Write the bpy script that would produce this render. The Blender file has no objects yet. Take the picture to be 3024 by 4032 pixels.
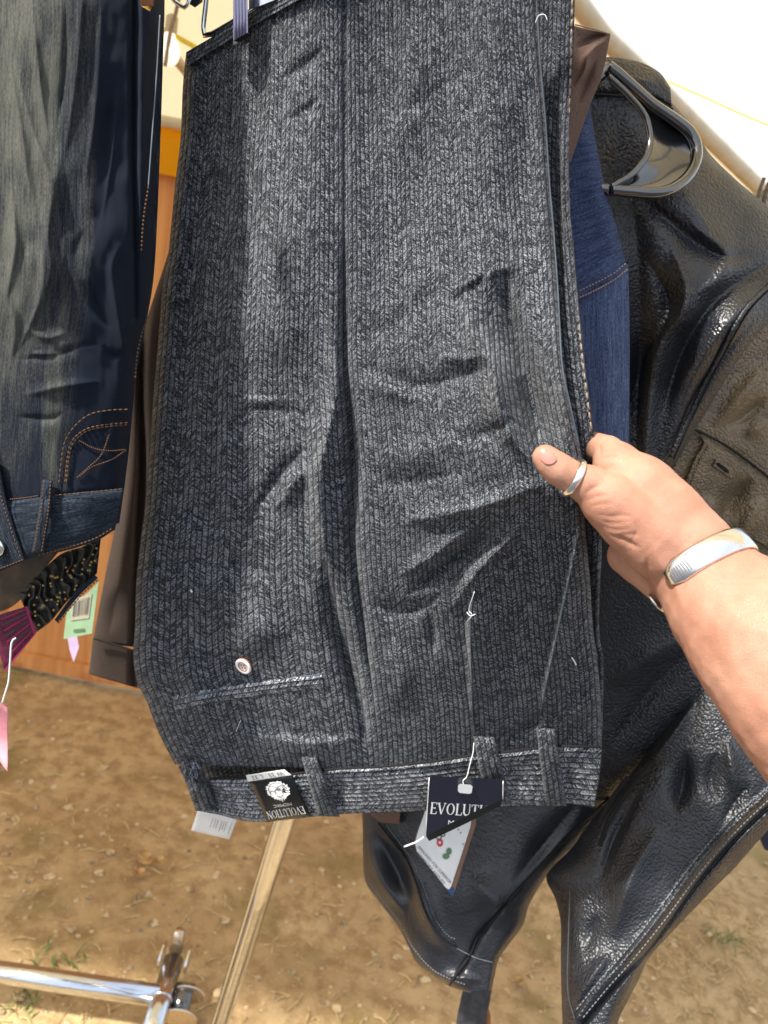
import bpy, bmesh, math, random
import numpy as np
from mathutils import Vector, Matrix

SC = bpy.context.scene
COL = SC.collection
RNG = np.random.default_rng(7)
random.seed(7)

# ------------------------------------------------------------------ camera
W0, H0 = 3024.0, 4032.0          # photograph size in pixels
FPX = 26.0 / 36.0 * H0           # 26 mm equivalent lens
PITCH, ROLL = math.radians(14.0), math.radians(11.0)
CAM = np.array([0.0, 0.0, 1.5])
cp, sp, cr, sr = math.cos(PITCH), math.sin(PITCH), math.cos(ROLL), math.sin(ROLL)
FWD = np.array([0.0, cp, -sp]); UP0 = np.array([0.0, sp, cp]); RT0 = np.array([1.0, 0.0, 0.0])
RV = cr * RT0 + sr * UP0         # picture right
DV = sr * RT0 - cr * UP0         # picture down

cam_d = bpy.data.cameras.new('camera')
cam = bpy.data.objects.new('camera', cam_d); COL.objects.link(cam)
M = Matrix(((RV[0], -DV[0], -FWD[0], CAM[0]), (RV[1], -DV[1], -FWD[1], CAM[1]), (RV[2], -DV[2], -FWD[2], CAM[2]), (0, 0, 0, 1)))
cam.matrix_world = M
cam_d.sensor_fit = 'VERTICAL'; cam_d.sensor_height = 36.0; cam_d.sensor_width = 27.0; cam_d.lens = 26.0
cam_d.clip_start = 0.02; cam_d.clip_end = 400.0
cam_d.dof.use_dof = True; cam_d.dof.focus_distance = 0.54; cam_d.dof.aperture_fstop = 9.0
SC.camera = cam

# ------------------------------------------------------------------ world, sun, exposure
SUN_TRAVEL = Vector((0.66, 0.42, -1.0)).normalized()
sun_el = math.asin(-SUN_TRAVEL.z)
world = bpy.data.worlds.new('World'); SC.world = world; world.use_nodes = True
wn = world.node_tree; wn.nodes.clear()
w_out = wn.nodes.new('ShaderNodeOutputWorld'); w_bg = wn.nodes.new('ShaderNodeBackground')
w_sky = wn.nodes.new('ShaderNodeTexSky'); w_sky.sky_type = 'NISHITA'; w_sky.sun_disc = False
w_sky.sun_elevation = sun_el
w_sky.sun_rotation = math.atan2(-SUN_TRAVEL.x, -SUN_TRAVEL.y)
w_sky.air_density = 1.0; w_sky.dust_density = 4.0; w_sky.ozone_density = 1.0
w_bg.inputs['Strength'].default_value = 0.15
w_tc = wn.nodes.new('ShaderNodeTexCoord'); w_nz = wn.nodes.new('ShaderNodeTexNoise'); w_nz.inputs['Scale'].default_value = 2.5; w_nz.inputs['Detail'].default_value = 5
w_mr = wn.nodes.new('ShaderNodeMapRange'); w_mr.inputs[1].default_value = .3; w_mr.inputs[2].default_value = .7; w_mr.inputs[3].default_value = .55; w_mr.inputs[4].default_value = .85
w_mx = wn.nodes.new('ShaderNodeMix'); w_mx.data_type = 'RGBA'; w_mx.inputs[7].default_value = (5.0, 5.3, 5.8, 1)   # thin bright cloud over the whole sky
wn.links.new(w_tc.outputs['Generated'], w_nz.inputs['Vector']); wn.links.new(w_nz.outputs['Fac'], w_mr.inputs[0]); wn.links.new(w_mr.outputs[0], w_mx.inputs[0])
wn.links.new(w_sky.outputs[0], w_mx.inputs[6]); wn.links.new(w_mx.outputs[2], w_bg.inputs[0]); wn.links.new(w_bg.outputs[0], w_out.inputs[0])
sun_d = bpy.data.lights.new('sun', 'SUN'); sun_d.energy = 5.0; sun_d.angle = math.radians(3.4); sun_d.color = (1.0, 0.94, 0.85)
sun = bpy.data.objects.new('sun', sun_d); COL.objects.link(sun)
sun.rotation_euler = SUN_TRAVEL.to_track_quat('-Z', 'Y').to_euler(); sun.location = (-2, -2, 5)
SC.view_settings.view_transform = 'Standard'; SC.view_settings.look = 'None'
SC.view_settings.gamma = 1.0; SC.view_settings.use_curve_mapping = False
SC.view_settings.exposure = 0.85
SC.cycles.max_bounces = 8; SC.cycles.transmission_bounces = 6
SC.cycles.use_denoising = True

# ------------------------------------------------------------------ helpers: pixels, meshes
def uvp(px, py):
    u = (np.asarray(px, float) - W0 / 2) / FPX; v = (np.asarray(py, float) - H0 / 2) / FPX
    return u, v
def at(px, py, D):
    """point seen at photo pixel (px, py) whose horizontal distance in front of the camera is D metres"""
    u, v = uvp(px, py)
    Z = np.asarray(D, float) / (cp - (-u * sr + v * cr) * sp)
    return CAM + Z[..., None] * (FWD + u[..., None] * RV + v[..., None] * DV)
def at1(px, py, D): return at(np.array(px), np.array(py), np.array(D))
def ground_at(px, py, z=0.0):
    u, v = uvp(px, py); d = FWD + u * RV + v * DV
    return CAM + d * (z - CAM[2]) / d[2]
def px_of(P):
    q = np.asarray(P) - CAM
    Z = q @ FWD
    return q @ RV / Z * FPX + W0 / 2, q @ DV / Z * FPX + H0 / 2
def scale_at(px, py, D):
    """metres per photo pixel at that place"""
    u, v = uvp(px, py)
    return D / (cp - (-u * sr + v * cr) * sp) / FPX

def tag(o, label=None, cat=None, group=None, kind=None):
    if label: o['label'] = label
    if cat: o['category'] = cat
    if group: o['group'] = group
    if kind: o['kind'] = kind
    return o
def thing(name, loc, label, cat, group=None):
    o = bpy.data.objects.new(name, None); COL.objects.link(o); o.location = [float(c) for c in loc]; o.empty_display_size = 0.05
    return tag(o, label, cat, group)
def link(o, parent=None):
    COL.objects.link(o)
    if parent is not None:
        o.parent = parent
        off = Vector(parent.location) if parent.parent is None else Vector((0, 0, 0))
        o.matrix_parent_inverse = Matrix.Translation(-off)
    return o
def meshobj(name, V, F, mat, parent=None, uv=None, smooth=True):
    V = np.asarray(V, float)
    me = bpy.data.meshes.new(name)
    org = np.zeros(3)
    if parent is None:
        org = np.array([(V[:, 0].min() + V[:, 0].max()) / 2, (V[:, 1].min() + V[:, 1].max()) / 2, V[:, 2].min()])
    V = V - org
    if isinstance(F, np.ndarray):
        n = len(F); k = F.shape[1]
        me.vertices.add(len(V)); me.vertices.foreach_set('co', V.ravel())
        me.loops.add(n * k); me.loops.foreach_set('vertex_index', F.ravel().astype(np.int32))
        me.polygons.add(n); me.polygons.foreach_set('loop_start', np.arange(0, n * k, k, dtype=np.int32))
        me.update(calc_edges=True)
    else:
        me.from_pydata([tuple(v) for v in V], [], [tuple(f) for f in F]); me.update()
    if uv is not None:
        lay = me.uv_layers.new(name='UVMap')
        li = np.empty(len(me.loops), np.int32); me.loops.foreach_get('vertex_index', li)
        lay.data.foreach_set('uv', np.asarray(uv, np.float32)[li].ravel())
    if smooth: me.polygons.foreach_set('use_smooth', np.ones(len(me.polygons), bool))
    if mat is not None: me.materials.append(mat)
    o = bpy.data.objects.new(name, me)
    link(o, parent)
    if parent is None: o.location = [float(c) for c in org]
    else: pass
    return o

class MB:
    """collects simple solids into one mesh"""
    def __init__(s): s.V = []; s.F = []; s.n = 0
    def add(s, V, F):
        s.V.extend([tuple(map(float, v)) for v in V]); s.F.extend([tuple(i + s.n for i in f) for f in F]); s.n += len(V); return s
    def box(s, c, ax, ay, az):
        c, ax, ay, az = map(np.asarray, (c, ax, ay, az))
        V = [c + i * ax + j * ay + k * az for i in (-1, 1) for j in (-1, 1) for k in (-1, 1)]
        return s.add(V, [(0, 1, 3, 2), (4, 6, 7, 5), (0, 4, 5, 1), (2, 3, 7, 6), (0, 2, 6, 4), (1, 5, 7, 3)])
    def tube(s, P, r, n=10, cap=True):
        P = [np.asarray(p, float) for p in P]; m = len(P)
        rr = [r] * m if np.isscalar(r) else list(r)
        up = None; V = []; F = []
        for i in range(m):
            t = P[min(i + 1, m - 1)] - P[max(i - 1, 0)]; t = t / (np.linalg.norm(t) + 1e-12)
            if up is None:
                a = np.array([0, 0, 1.0]) if abs(t[2]) < .9 else np.array([1.0, 0, 0]); up = np.cross(t, a)
            up = up - t * (up @ t); up /= np.linalg.norm(up) + 1e-12; w = np.cross(t, up)
            for k in range(n):
                a = 2 * math.pi * k / n; V.append(P[i] + rr[i] * (math.cos(a) * up + math.sin(a) * w))
        for i in range(m - 1):
            for k in range(n):
                k2 = (k + 1) % n; F.append((i * n + k, i * n + k2, (i + 1) * n + k2, (i + 1) * n + k))
        if cap: F.append(tuple(range(n - 1, -1, -1))); F.append(tuple((m - 1) * n + k for k in range(n)))
        return s.add(V, F)
    def plate(s, poly, nrm, th):
        """a polygon (3D points in one plane) given thickness th behind it"""
        n = len(poly); poly = [np.asarray(p, float) for p in poly]; q = [p + np.asarray(nrm) * th for p in poly]
        return s.add(poly + q, [tuple(range(n)), tuple(range(2 * n - 1, n - 1, -1))] + [(i, n + i, n + (i + 1) % n, (i + 1) % n) for i in range(n)])
    def build(s, name, mat, parent=None, smooth=False): return meshobj(name, s.V, s.F, mat, parent, smooth=smooth)

def spline(P, n):
    """n points evenly along a Catmull-Rom curve through P"""
    P = np.asarray(P, float); m = len(P)
    if m == 2:
        t = np.linspace(0, 1, n)[:, None]; return P[0] * (1 - t) + P[1] * t
    Q = np.vstack([2 * P[0] - P[1], P, 2 * P[-1] - P[-2]])
    out = []
    for i in range(m - 1):
        p0, p1, p2, p3 = Q[i], Q[i + 1], Q[i + 2], Q[i + 3]
        for t in np.linspace(0, 1, 16, endpoint=False):
            out.append(.5 * ((2 * p1) + (-p0 + p2) * t + (2 * p0 - 5 * p1 + 4 * p2 - p3) * t * t + (-p0 + 3 * p1 - 3 * p2 + p3) * t ** 3))
    out.append(P[-1]); out = np.array(out)
    d = np.r_[0, np.cumsum(np.linalg.norm(np.diff(out, axis=0), axis=1))]
    s = np.linspace(0, d[-1], n)
    return np.stack([np.interp(s, d, out[:, k]) for k in range(out.shape[1])], 1)

def tps(ctrl):
    """smooth distance map through control points (px, py, D)"""
    C = np.asarray(ctrl, float); X = C[:, :2] / 1000.0; n = len(C)
    def phi(r2): return 0.5 * r2 * np.log(r2 + 1e-9)
    K = phi(((X[:, None] - X[None]) ** 2).sum(-1)) + 0.02 * np.eye(n)
    P = np.c_[np.ones(n), X]
    A = np.block([[K, P], [P.T, np.zeros((3, 3))]])
    w = np.linalg.solve(A, np.r_[C[:, 2], 0, 0, 0])
    def f(px, py):
        px = np.asarray(px, float); py = np.asarray(py, float)
        q = np.stack([px.ravel(), py.ravel()], 1) / 1000.0; out = np.full(len(q), w[n])
        out = out + q @ w[n + 1:]
        for i in range(n): out += w[i] * phi(((q - X[i]) ** 2).sum(1))
        return out.reshape(px.shape)
    return f

def fold_field(px, py, folds):
    """height towards the viewer in metres made by folds: (points, width px, height m, kind)"""
    H = np.zeros(np.shape(px))
    for pts, w, amp, kind in folds:
        pts = np.asarray(spline(pts, max(4, 3 * len(pts)))); m = len(pts) - 1
        x0, y0 = pts.min(0) - 5 * w; x1, y1 = pts.max(0) + 5 * w
        msk = (px > x0) & (px < x1) & (py > y0) & (py < y1)
        if not msk.any(): continue
        x = px[msk]; y = py[msk]
        best = np.full(x.shape, 1e18); sd = np.zeros(x.shape); ee = np.zeros(x.shape)
        for i in range(m):
            a, b = pts[i], pts[i + 1]; d = b - a; L2 = d @ d + 1e-9
            t = np.clip(((x - a[0]) * d[0] + (y - a[1]) * d[1]) / L2, 0, 1)
            qx = x - a[0] - t * d[0]; qy = y - a[1] - t * d[1]; r2 = qx * qx + qy * qy
            k = r2 < best
            best[k] = r2[k]; ee[k] = (i + t[k]) / m; sd[k] = np.sign(d[0] * qy - d[1] * qx)[k]
        r = np.sqrt(best); tp = np.sin(np.pi * np.clip(ee, 0, 1)) ** 1.1 if kind != 'full' and kind != 'fs' else 1.0
        w = w * (.45 + .55 * tp) if kind == 'r' and w < 100 else w
        if kind in ('r', 'full'): h = np.exp(-(r / w) ** (1.5 if kind == 'r' else 2))
        else:
            h = np.where(sd > 0, np.exp(-(r / (3.2 * w)) ** 2), np.exp(-(r / (.55 * w)) ** 2))
        H[msk] += amp * tp * h
    return H

def vnoise(x, y, seed=0):
    """smooth value noise, period free"""
    def h(i, j): 
        s = np.sin(i * 127.1 + j * 311.7 + seed * 74.7) * 43758.5453
        return s - np.floor(s)
    i = np.floor(x); j = np.floor(y); fx = x - i; fy = y - j
    fx = fx * fx * (3 - 2 * fx); fy = fy * fy * (3 - 2 * fy)
    return (h(i, j) * (1 - fx) + h(i + 1, j) * fx) * (1 - fy) + (h(i, j + 1) * (1 - fx) + h(i + 1, j + 1) * fx) * fy - .5

def grid_faces(nv, nu, base=0, flip=False):
    i = np.arange(nv - 1)[:, None] * nu + np.arange(nu - 1)[None]
    F = np.stack([i, i + nu, i + nu + 1, i + 1], -1).reshape(-1, 4) + base
    return F[:, ::-1] if flip else F

def sheet(name, L, R, D, mat, parent, nu, nv, folds=(), th=0.004, edge=0.0, ep=6.0, cords=None, uvscale=None, rot=False, extra=None, back_nu=None, open_ends=True):
    """a piece of cloth between a left and a right outline in photo pixels, at distance map D, with folds, thickness and a far side"""
    Lc = spline(L, nv); Rc = spline(R, nv)
    s = np.linspace(0, 1, nu)[None]; t = np.linspace(0, 1, nv)[:, None]
    px = Lc[:, :1] * (1 - s) + Rc[:, :1] * s; py = Lc[:, 1:] * (1 - s) + Rc[:, 1:] * s
    d = D(px, py)
    h = fold_field(px, py, folds) if folds else np.zeros_like(px)
    if extra is not None: h = h + extra(px, py, s + 0 * t, t + 0 * s)
    q = np.abs(2 * s - 1) ** ep + 0 * t
    front = d - h + edge * q
    Vf = at(px, py, front)
    back = np.maximum(d + th, front + .0012) * 1.0
    back = front + (th * (1 - q) + np.maximum(h, 0) * 0 + .0004)
    Vb = at(px, py, back)
    n = nu * nv
    F = [grid_faces(nv, nu, 0), grid_faces(nv, nu, n, True)]
    def strip(a, b): return np.stack([a[:-1], b[:-1], b[1:], a[1:]], -1)
    idx = np.arange(n).reshape(nv, nu)
    F += [strip(idx[:, 0], idx[:, 0] + n), strip(idx[:, -1] + n, idx[:, -1]), strip(idx[0] + n, idx[0]), strip(idx[-1], idx[-1] + n)]
    F = np.concatenate(F)
    # uv: s in cords (or metres), length along in the same unit
    mid = Vf[:, nu // 2]; ln = np.r_[0, np.cumsum(np.linalg.norm(np.diff(mid, axis=0), axis=1))]
    wid = np.linalg.norm(np.diff(Vf[nv // 2], axis=0), axis=1).sum()
    if cords: sc = cords / wid
    else: sc = uvscale or 1.0
    U = (s * wid * sc + 0 * t).ravel(); Vv = (ln[:, None] * sc + 0 * s).ravel()
    if rot: U, Vv = Vv, U
    uv = np.stack([U, Vv], 1); uv = np.vstack([uv, uv])
    return meshobj(name, np.vstack([Vf.reshape(-1, 3), Vb.reshape(-1, 3)]), F, mat, parent, uv)

def px_poly_plate(poly, D, th, n_round=0):
    """flat or gently bent plate whose outline is given in photo pixels"""
    poly = np.asarray(poly, float); d = D(poly[:, 0], poly[:, 1]) if callable(D) else np.full(len(poly), D)
    f = at(poly[:, 0], poly[:, 1], d); b = at(poly[:, 0], poly[:, 1], d + th); n = len(poly)
    mb = MB(); mb.add(list(f) + list(b), [tuple(range(n)), tuple(range(2 * n - 1, n - 1, -1))] + [(i, n + i, n + (i + 1) % n, (i + 1) % n) for i in range(n)])
    return mb

# ------------------------------------------------------------------ helpers: materials
class NT:
    def __init__(s, name):
        s.m = bpy.data.materials.new(name); s.m.use_nodes = True; s.t = s.m.node_tree; s.t.nodes.clear()
        s.out = s.t.nodes.new('ShaderNodeOutputMaterial'); s.b = s.t.nodes.new('ShaderNodeBsdfPrincipled')
        s.t.links.new(s.b.outputs[0], s.out.inputs[0])
    def n(s, typ, **kw):
        o = s.t.nodes.new('ShaderNode' + typ)
        for k, v in kw.items(): setattr(o, k, v)
        return o
    def put(s, sock, v):
        if hasattr(v, 'is_linked'): s.t.links.new(v, sock)
        elif v is not None:
            if isinstance(v, (tuple, list)) and len(v) == 3 and sock.type == 'RGBA': v = (*v, 1)
            sock.default_value = v
    def math(s, op, a, b=None, c=None, clamp=False):
        o = s.n('Math', operation=op, use_clamp=clamp); s.put(o.inputs[0], a)
        if b is not None: s.put(o.inputs[1], b)
        if c is not None: s.put(o.inputs[2], c)
        return o.outputs[0]
    def mix(s, f, a, b, blend='MIX'):
        o = s.n('Mix', data_type='RGBA', blend_type=blend); s.put(o.inputs[0], f); s.put(o.inputs[6], a); s.put(o.inputs[7], b); return o.outputs[2]
    def noise(s, vec, scale, detail=3, rough=.55, dist=0.0):
        o = s.n('TexNoise'); s.put(o.inputs['Vector'], vec); s.put(o.inputs['Scale'], scale); s.put(o.inputs['Detail'], detail); s.put(o.inputs['Roughness'], rough); s.put(o.inputs['Distortion'], dist)
        return o.outputs['Fac']
    def ramp(s, f, stops):
        o = s.n('ValToRGB'); s.put(o.inputs[0], f); e = o.color_ramp.elements
        while len(e) < len(stops): e.new(.5)
        for k, (p, c) in enumerate(stops):
            e[k].position = p; e[k].color = (*c, 1) if isinstance(c, (tuple, list)) else (c, c, c, 1)
        return o.outputs[0]
    def mrange(s, v, a, b, c=0.0, d=1.0, interp='SMOOTHSTEP'):
        o = s.n('MapRange', interpolation_type=interp); s.put(o.inputs[0], v); s.put(o.inputs[1], a); s.put(o.inputs[2], b); s.put(o.inputs[3], c); s.put(o.inputs[4], d); return o.outputs[0]
    def xyz(s, v):
        o = s.n('SeparateXYZ'); s.put(o.inputs[0], v); return o.outputs
    def vec(s, x, y, z=0.0):
        o = s.n('CombineXYZ'); s.put(o.inputs[0], x); s.put(o.inputs[1], y); s.put(o.inputs[2], z); return o.outputs[0]
    def coord(s, k='Object'): return s.n('TexCoord').outputs[k]
    def bump(s, h, dist, strength=1.0, normal=None):
        o = s.n('Bump'); s.put(o.inputs['Height'], h); s.put(o.inputs['Distance'], dist); s.put(o.inputs['Strength'], strength)
        if normal is not None: s.put(o.inputs['Normal'], normal)
        s.put(s.b.inputs['Normal'], o.outputs[0]); return o.outputs[0]
    def set(s, **kw):
        names = dict(color='Base Color', rough='Roughness', metal='Metallic', spec='Specular IOR Level', sheen='Sheen Weight', sss='Subsurface Weight', coat='Coat Weight', trans='Transmission Weight', ior='IOR', emit='Emission Color', emits='Emission Strength', alpha='Alpha', sheenr='Sheen Roughness', coatr='Coat Roughness')
        for k, v in kw.items(): s.put(s.b.inputs[names[k]], v)
        return s.m

def mat_plain(name, color, rough=.6, metal=0.0, grain=0.08, scale=60.0, **kw):
    t = NT(name); c = t.coord('Object'); f = t.noise(c, scale, 4)
    col = t.mix(t.math('MULTIPLY', t.math('SUBTRACT', f, .5), 4 * grain), color, tuple(min(1, x * 1.5 + .01) for x in color))
    dk = t.mix(t.mrange(f, .35, .6), tuple(x * (1 - 2 * grain) for x in color), col)
    t.bump(t.noise(c, scale * 6, 2), .0004, .3)
    return t.set(color=dk, rough=rough, metal=metal, **kw)

def mat_corduroy(name, dark=(.005, .007, .011), light=(.33, .355, .395), band=3.0, sharp=1.0):
    t = NT(name); uv = t.coord('UV'); ob = t.coord('Object')
    wob = t.math('MULTIPLY', t.math('SUBTRACT', t.noise(ob, 60, 2), .5), .35)
    x, y, _ = t.xyz(uv)
    x = t.math('ADD', x, wob)
    cell = t.math('FLOOR', x); fx = t.math('FRACT', x)
    jit = t.math('MULTIPLY', t.math('SUBTRACT', t.noise(ob, 300, 2), .5), .9)
    sl = t.math('MULTIPLY', t.math('PINGPONG', x, band), 1.9)
    st = t.math('ADD', t.math('ADD', t.math('MULTIPLY', y, 2.9), sl), jit)
    si = t.math('FLOOR', st); fs = t.math('FRACT', st)
    wnz = t.n('TexWhiteNoise', noise_dimensions='2D'); t.put(wnz.inputs['Vector'], t.vec(cell, si))
    rnd = wnz.outputs['Value']
    cord = t.math('POWER', t.math('SINE', t.math('MULTIPLY', fx, math.pi)), .55)
    sti = t.math('POWER', t.math('ABSOLUTE', t.math('SINE', t.math('MULTIPLY', fs, math.pi))), .6)
    # heather yarn: flecks stretched along the slanting stitches
    q = t.vec(t.math('MULTIPLY', x, 3.4), t.math('MULTIPLY', t.math('ADD', y, t.math('MULTIPLY', sl, .345)), 5.4))
    fine = t.noise(q, 1.0, 2, .65)
    fine2 = t.noise(ob, 1050, 2, .65)
    fleck = t.math('ADD', t.math('MULTIPLY', rnd, .12), t.math('ADD', t.math('MULTIPLY', fine, .50), t.math('MULTIPLY', fine2, .52)))
    amount = t.mrange(fleck, .49, .77)
    amount = t.math('MULTIPLY', amount, t.math('MULTIPLY', t.mrange(cord, .22, .82), t.math('ADD', t.math('MULTIPLY', sti, .6), .4)))  # flecks thin out between cords: dark base weave, and groove shade painted in
    fade = t.math('ADD', t.math('MULTIPLY', t.noise(ob, 14, 3), .5), .75)
    amount = t.math('MULTIPLY', amount, fade, clamp=True)
    col = t.mix(amount, dark, light)
    hgt = t.math('ADD', t.math('MULTIPLY', cord, t.math('ADD', t.math('MULTIPLY', sti, .16), .84)), t.math('MULTIPLY', fine2, .3))
    t.bump(hgt, .0013, .9)
    return t.set(color=col, rough=.92, spec=.12, sheen=.10, sheenr=.5)

def mat_leather(name, color=(.008, .0095, .013), rough=.40, scale=400, depth=.0019, warm=0.0, spec=.6):
    t = NT(name); ob = t.coord('Object')
    dn = t.n('TexNoise'); t.put(dn.inputs['Vector'], ob); t.put(dn.inputs['Scale'], 90.0); t.put(dn.inputs['Detail'], 2.0)
    add = t.n('VectorMath', operation='MULTIPLY_ADD'); t.put(add.inputs[0], dn.outputs['Color']); t.put(add.inputs[1], (.006, .006, .006)); t.put(add.inputs[2], ob)
    v = t.n('TexVoronoi', feature='SMOOTH_F1'); t.put(v.inputs['Vector'], add.outputs[0]); t.put(v.inputs['Scale'], scale); t.put(v.inputs['Smoothness'], .6)
    peb = t.math('SUBTRACT', 1.0, v.outputs['Distance'])
    big = t.noise(ob, 38, 4, .6)
    amp = t.mrange(t.noise(ob, 11, 2), .35, .65, .45, 1.0)
    h = t.math('ADD', t.math('MULTIPLY', peb, amp), t.math('MULTIPLY', big, .06))
    col = t.mix(t.mrange(big, .3, .7), color, tuple(c * 1.6 + .002 for c in color))
    t.bump(h, depth, .8)
    r = t.mrange(t.noise(ob, 25, 3), .3, .7, rough - .06, rough + .1)
    return t.set(color=col, rough=r, spec=spec, coat=.0)

def mat_denim(name, dark, light, fade_nodes=None, scale=1.0, twill=2600.0, fadeamt=.5):
    """twill weave; fade_nodes(t, x, y) gives the worn areas from uv in metres"""
    t = NT(name); uv = t.coord('UV'); ob = t.coord('Object')
    x, y, _ = t.xyz(uv)
    tw = t.math('SINE', t.math('ADD', t.math('MULTIPLY', x, twill), t.math('MULTIPLY', y, twill * .75)))
    st = t.noise(t.vec(t.math('MULTIPLY', x, 520.0), t.math('MULTIPLY', y, 42.0)), 1.0, 3, .7)
    st2 = t.noise(t.vec(t.math('MULTIPLY', x, 900.0), t.math('MULTIPLY', y, 420.0)), 1.0, 2, .6)
    f = fadeamt if fade_nodes is None else fade_nodes(t, x, y)
    a = t.math('ADD', f, t.math('MULTIPLY', t.math('SUBTRACT', st, .5), 1.0))
    a = t.math('ADD', a, t.math('MULTIPLY', t.math('SUBTRACT', st2, .5), .8))
    a = t.math('ADD', a, t.math('MULTIPLY', tw, .06))
    a = t.math('MULTIPLY', t.mrange(a, .05, 1.05), t.mrange(f, .0, .25, .25, 1.0))
    col = t.mix(a, dark, light)
    t.bump(t.math('ADD', t.math('MULTIPLY', tw, .3), t.math('ADD', st2, t.math('MULTIPLY', st, .6))), .0006, .6)
    return t.set(color=col, rough=.9, spec=.15, sheen=.03)

def mat_skin():
    t = NT('skin'); ob = t.coord('Object')
    f = t.noise(ob, 35, 4); g = t.noise(ob, 160, 3)
    col = t.mix(t.mrange(f, .3, .7), (.37, .178, .118), (.45, .238, .163))
    col = t.mix(t.mrange(g, .55, .75, 0, .35), col, (.42, .17, .11))
    v = t.n('TexVoronoi', feature='DISTANCE_TO_EDGE'); t.put(v.inputs['Vector'], ob); t.put(v.inputs['Scale'], 700.0)
    st = t.n('VectorMath', operation='MULTIPLY'); t.put(st.inputs[0], ob); t.put(st.inputs[1], (1.0, 1.0, 1.0))
    h = t.math('ADD', t.math('MULTIPLY', t.mrange(v.outputs['Distance'], 0, .12), .5), t.math('MULTIPLY', g, .8))
    t.bump(h, .00035, .7)
    m = t.set(color=col, rough=.56, spec=.35, sss=.12)
    t.b.inputs['Subsurface Radius'].default_value = (.012, .004, .002); t.b.inputs['Subsurface Scale'].default_value = .5
    return m

def mat_metal(name, color, rough, wear=.1):
    t = NT(name); ob = t.coord('Object'); f = t.noise(ob, 120, 4)
    t.bump(t.noise(ob, 30, 2), .0006, .25)
    return t.set(color=t.mix(t.mrange(f, .5, .8, 0, wear * 3), color, tuple(c * .6 for c in color)), rough=t.mrange(f, .3, .7, rough * .7, rough * 1.4), metal=1.0)

def mat_ground():
    t = NT('dirt'); ob = t.coord('Object')
    a = t.noise(ob, 3.0, 5, .6); b = t.noise(ob, 22, 5, .65); c = t.noise(ob, 120, 3)
    col = t.mix(t.mrange(a, .35, .65), (.40, .272, .138), (.51, .37, .195))
    col = t.mix(t.mrange(b, .35, .6, .2, 1), (.28, .18, .085), col)
    col = t.mix(t.mrange(c, .6, .72, 0, .55), col, (.64, .50, .30))
    gr = t.math('MULTIPLY', t.mrange(t.noise(ob, 4.3, 4), .52, .68), .5)
    col = t.mix(gr, col, (.17, .14, .045))
    added_gravel = t.mrange(t.math('ADD', t.xyz(t.n('NewGeometry').outputs['Position'])[1], t.math('MULTIPLY', a, .5)), .95, .55)   # dark grey gravel added out of view to cut warm bounce and reflections
    col = t.mix(added_gravel, col, t.mix(b, (.05, .053, .058), (.09, .094, .10)))
    t.bump(t.math('ADD', t.math('MULTIPLY', b, 1.0), t.math('MULTIPLY', c, .35)), .012, .5)
    return t.set(color=col, rough=.95, spec=.15)

def mat_tent(name, col, trans, w):
    t = NT(name); ob = t.coord('Object'); f = t.noise(ob, 3.0, 3)
    c = t.mix(t.mrange(f, .3, .7, 0, .5), col, tuple(x * .85 for x in col))
    t.set(color=c, rough=.6, spec=.2)
    tr = t.n('BsdfTranslucent'); t.put(tr.inputs[0], trans)
    mx = t.n('MixShader'); mx.inputs[0].default_value = w
    t.t.links.new(t.b.outputs[0], mx.inputs[1]); t.t.links.new(tr.outputs[0], mx.inputs[2]); t.t.links.new(mx.outputs[0], t.out.inputs[0])
    return t.m

def mat_wood():
    t = NT('plywood'); ob = t.coord('Object'); x, y, z = t.xyz(ob)
    g = t.noise(t.vec(t.math('MULTIPLY', x, 30.0), y, t.math('MULTIPLY', z, 2.2)), 1.0, 4, .6, .6)
    k = t.noise(ob, 7, 3)
    col = t.mix(t.mrange(g, .3, .7), (.50, .20, .055), (.66, .31, .10))
    col = t.mix(t.mrange(k, .58, .7, 0, .6), col, (.40, .12, .04))
    t.bump(g, .002, .3)
    return t.set(color=col, rough=.6)

MAT = {}
MAT['cord'] = mat_corduroy('corduroy')
MAT['cord_band'] = mat_corduroy('corduroy_band', light=(.74, .78, .84), band=2.0)
MAT['leather'] = mat_leather('black_leather')
MAT['leather_soft'] = mat_leather('soft_black_leather', (.009, .010, .014), .40, 300, .0008)
MAT['leather_brown'] = mat_leather('brown_leather', (.105, .075, .040), .36, 400, .0024)
MAT['skin'] = mat_skin()
MAT['nail'] = mat_plain('nail', (.46, .19, .15), .2, grain=.04)
MAT['silver'] = mat_metal('silver', (.82, .83, .84), .2)
MAT['chrome'] = mat_metal('chrome', (.60, .64, .70), .14)
MAT['black_plastic'] = mat_plain('black_plastic', (.012, .013, .015), .14, grain=.05, scale=40, spec=1.0, coat=1.0)
MAT['ground'] = mat_ground()
MAT['wood'] = mat_wood()
MAT['canopy'] = mat_tent('cream_canvas', (.74, .70, .60), (.92, .85, .68), .55)
MAT['valance'] = mat_tent('yellow_canvas', (.80, .47, .01), (.98, .58, .01), .5)
MAT['brown_cloth'] = mat_plain('brown_cotton', (.055, .034, .024), .9, grain=.15, scale=900, sheen=.05)
MAT['tan_cloth'] = mat_plain('tan_cotton', (.13, .075, .055), .9, grain=.12, scale=700, sheen=.05)
MAT['thread_orange'] = mat_plain('orange_thread', (.10, .045, .017), .8, scale=900, grain=.25)
MAT['thread_dark'] = mat_plain('dark_thread', (.03, .03, .035), .7)
MAT['thread_grey'] = mat_plain('grey_thread', (.16, .19, .22), .8)
MAT['thread_blue'] = mat_plain('seam_thread', (.06, .085, .11), .8)
MAT['thread_tan'] = mat_plain('tan_thread', (.30, .22, .16), .8)
MAT['groove'] = mat_plain('seam_groove', (.003, .003, .004), .9)
MAT['white_card'] = mat_plain('white_card', (.80, .80, .78), .5, grain=.03)
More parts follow.
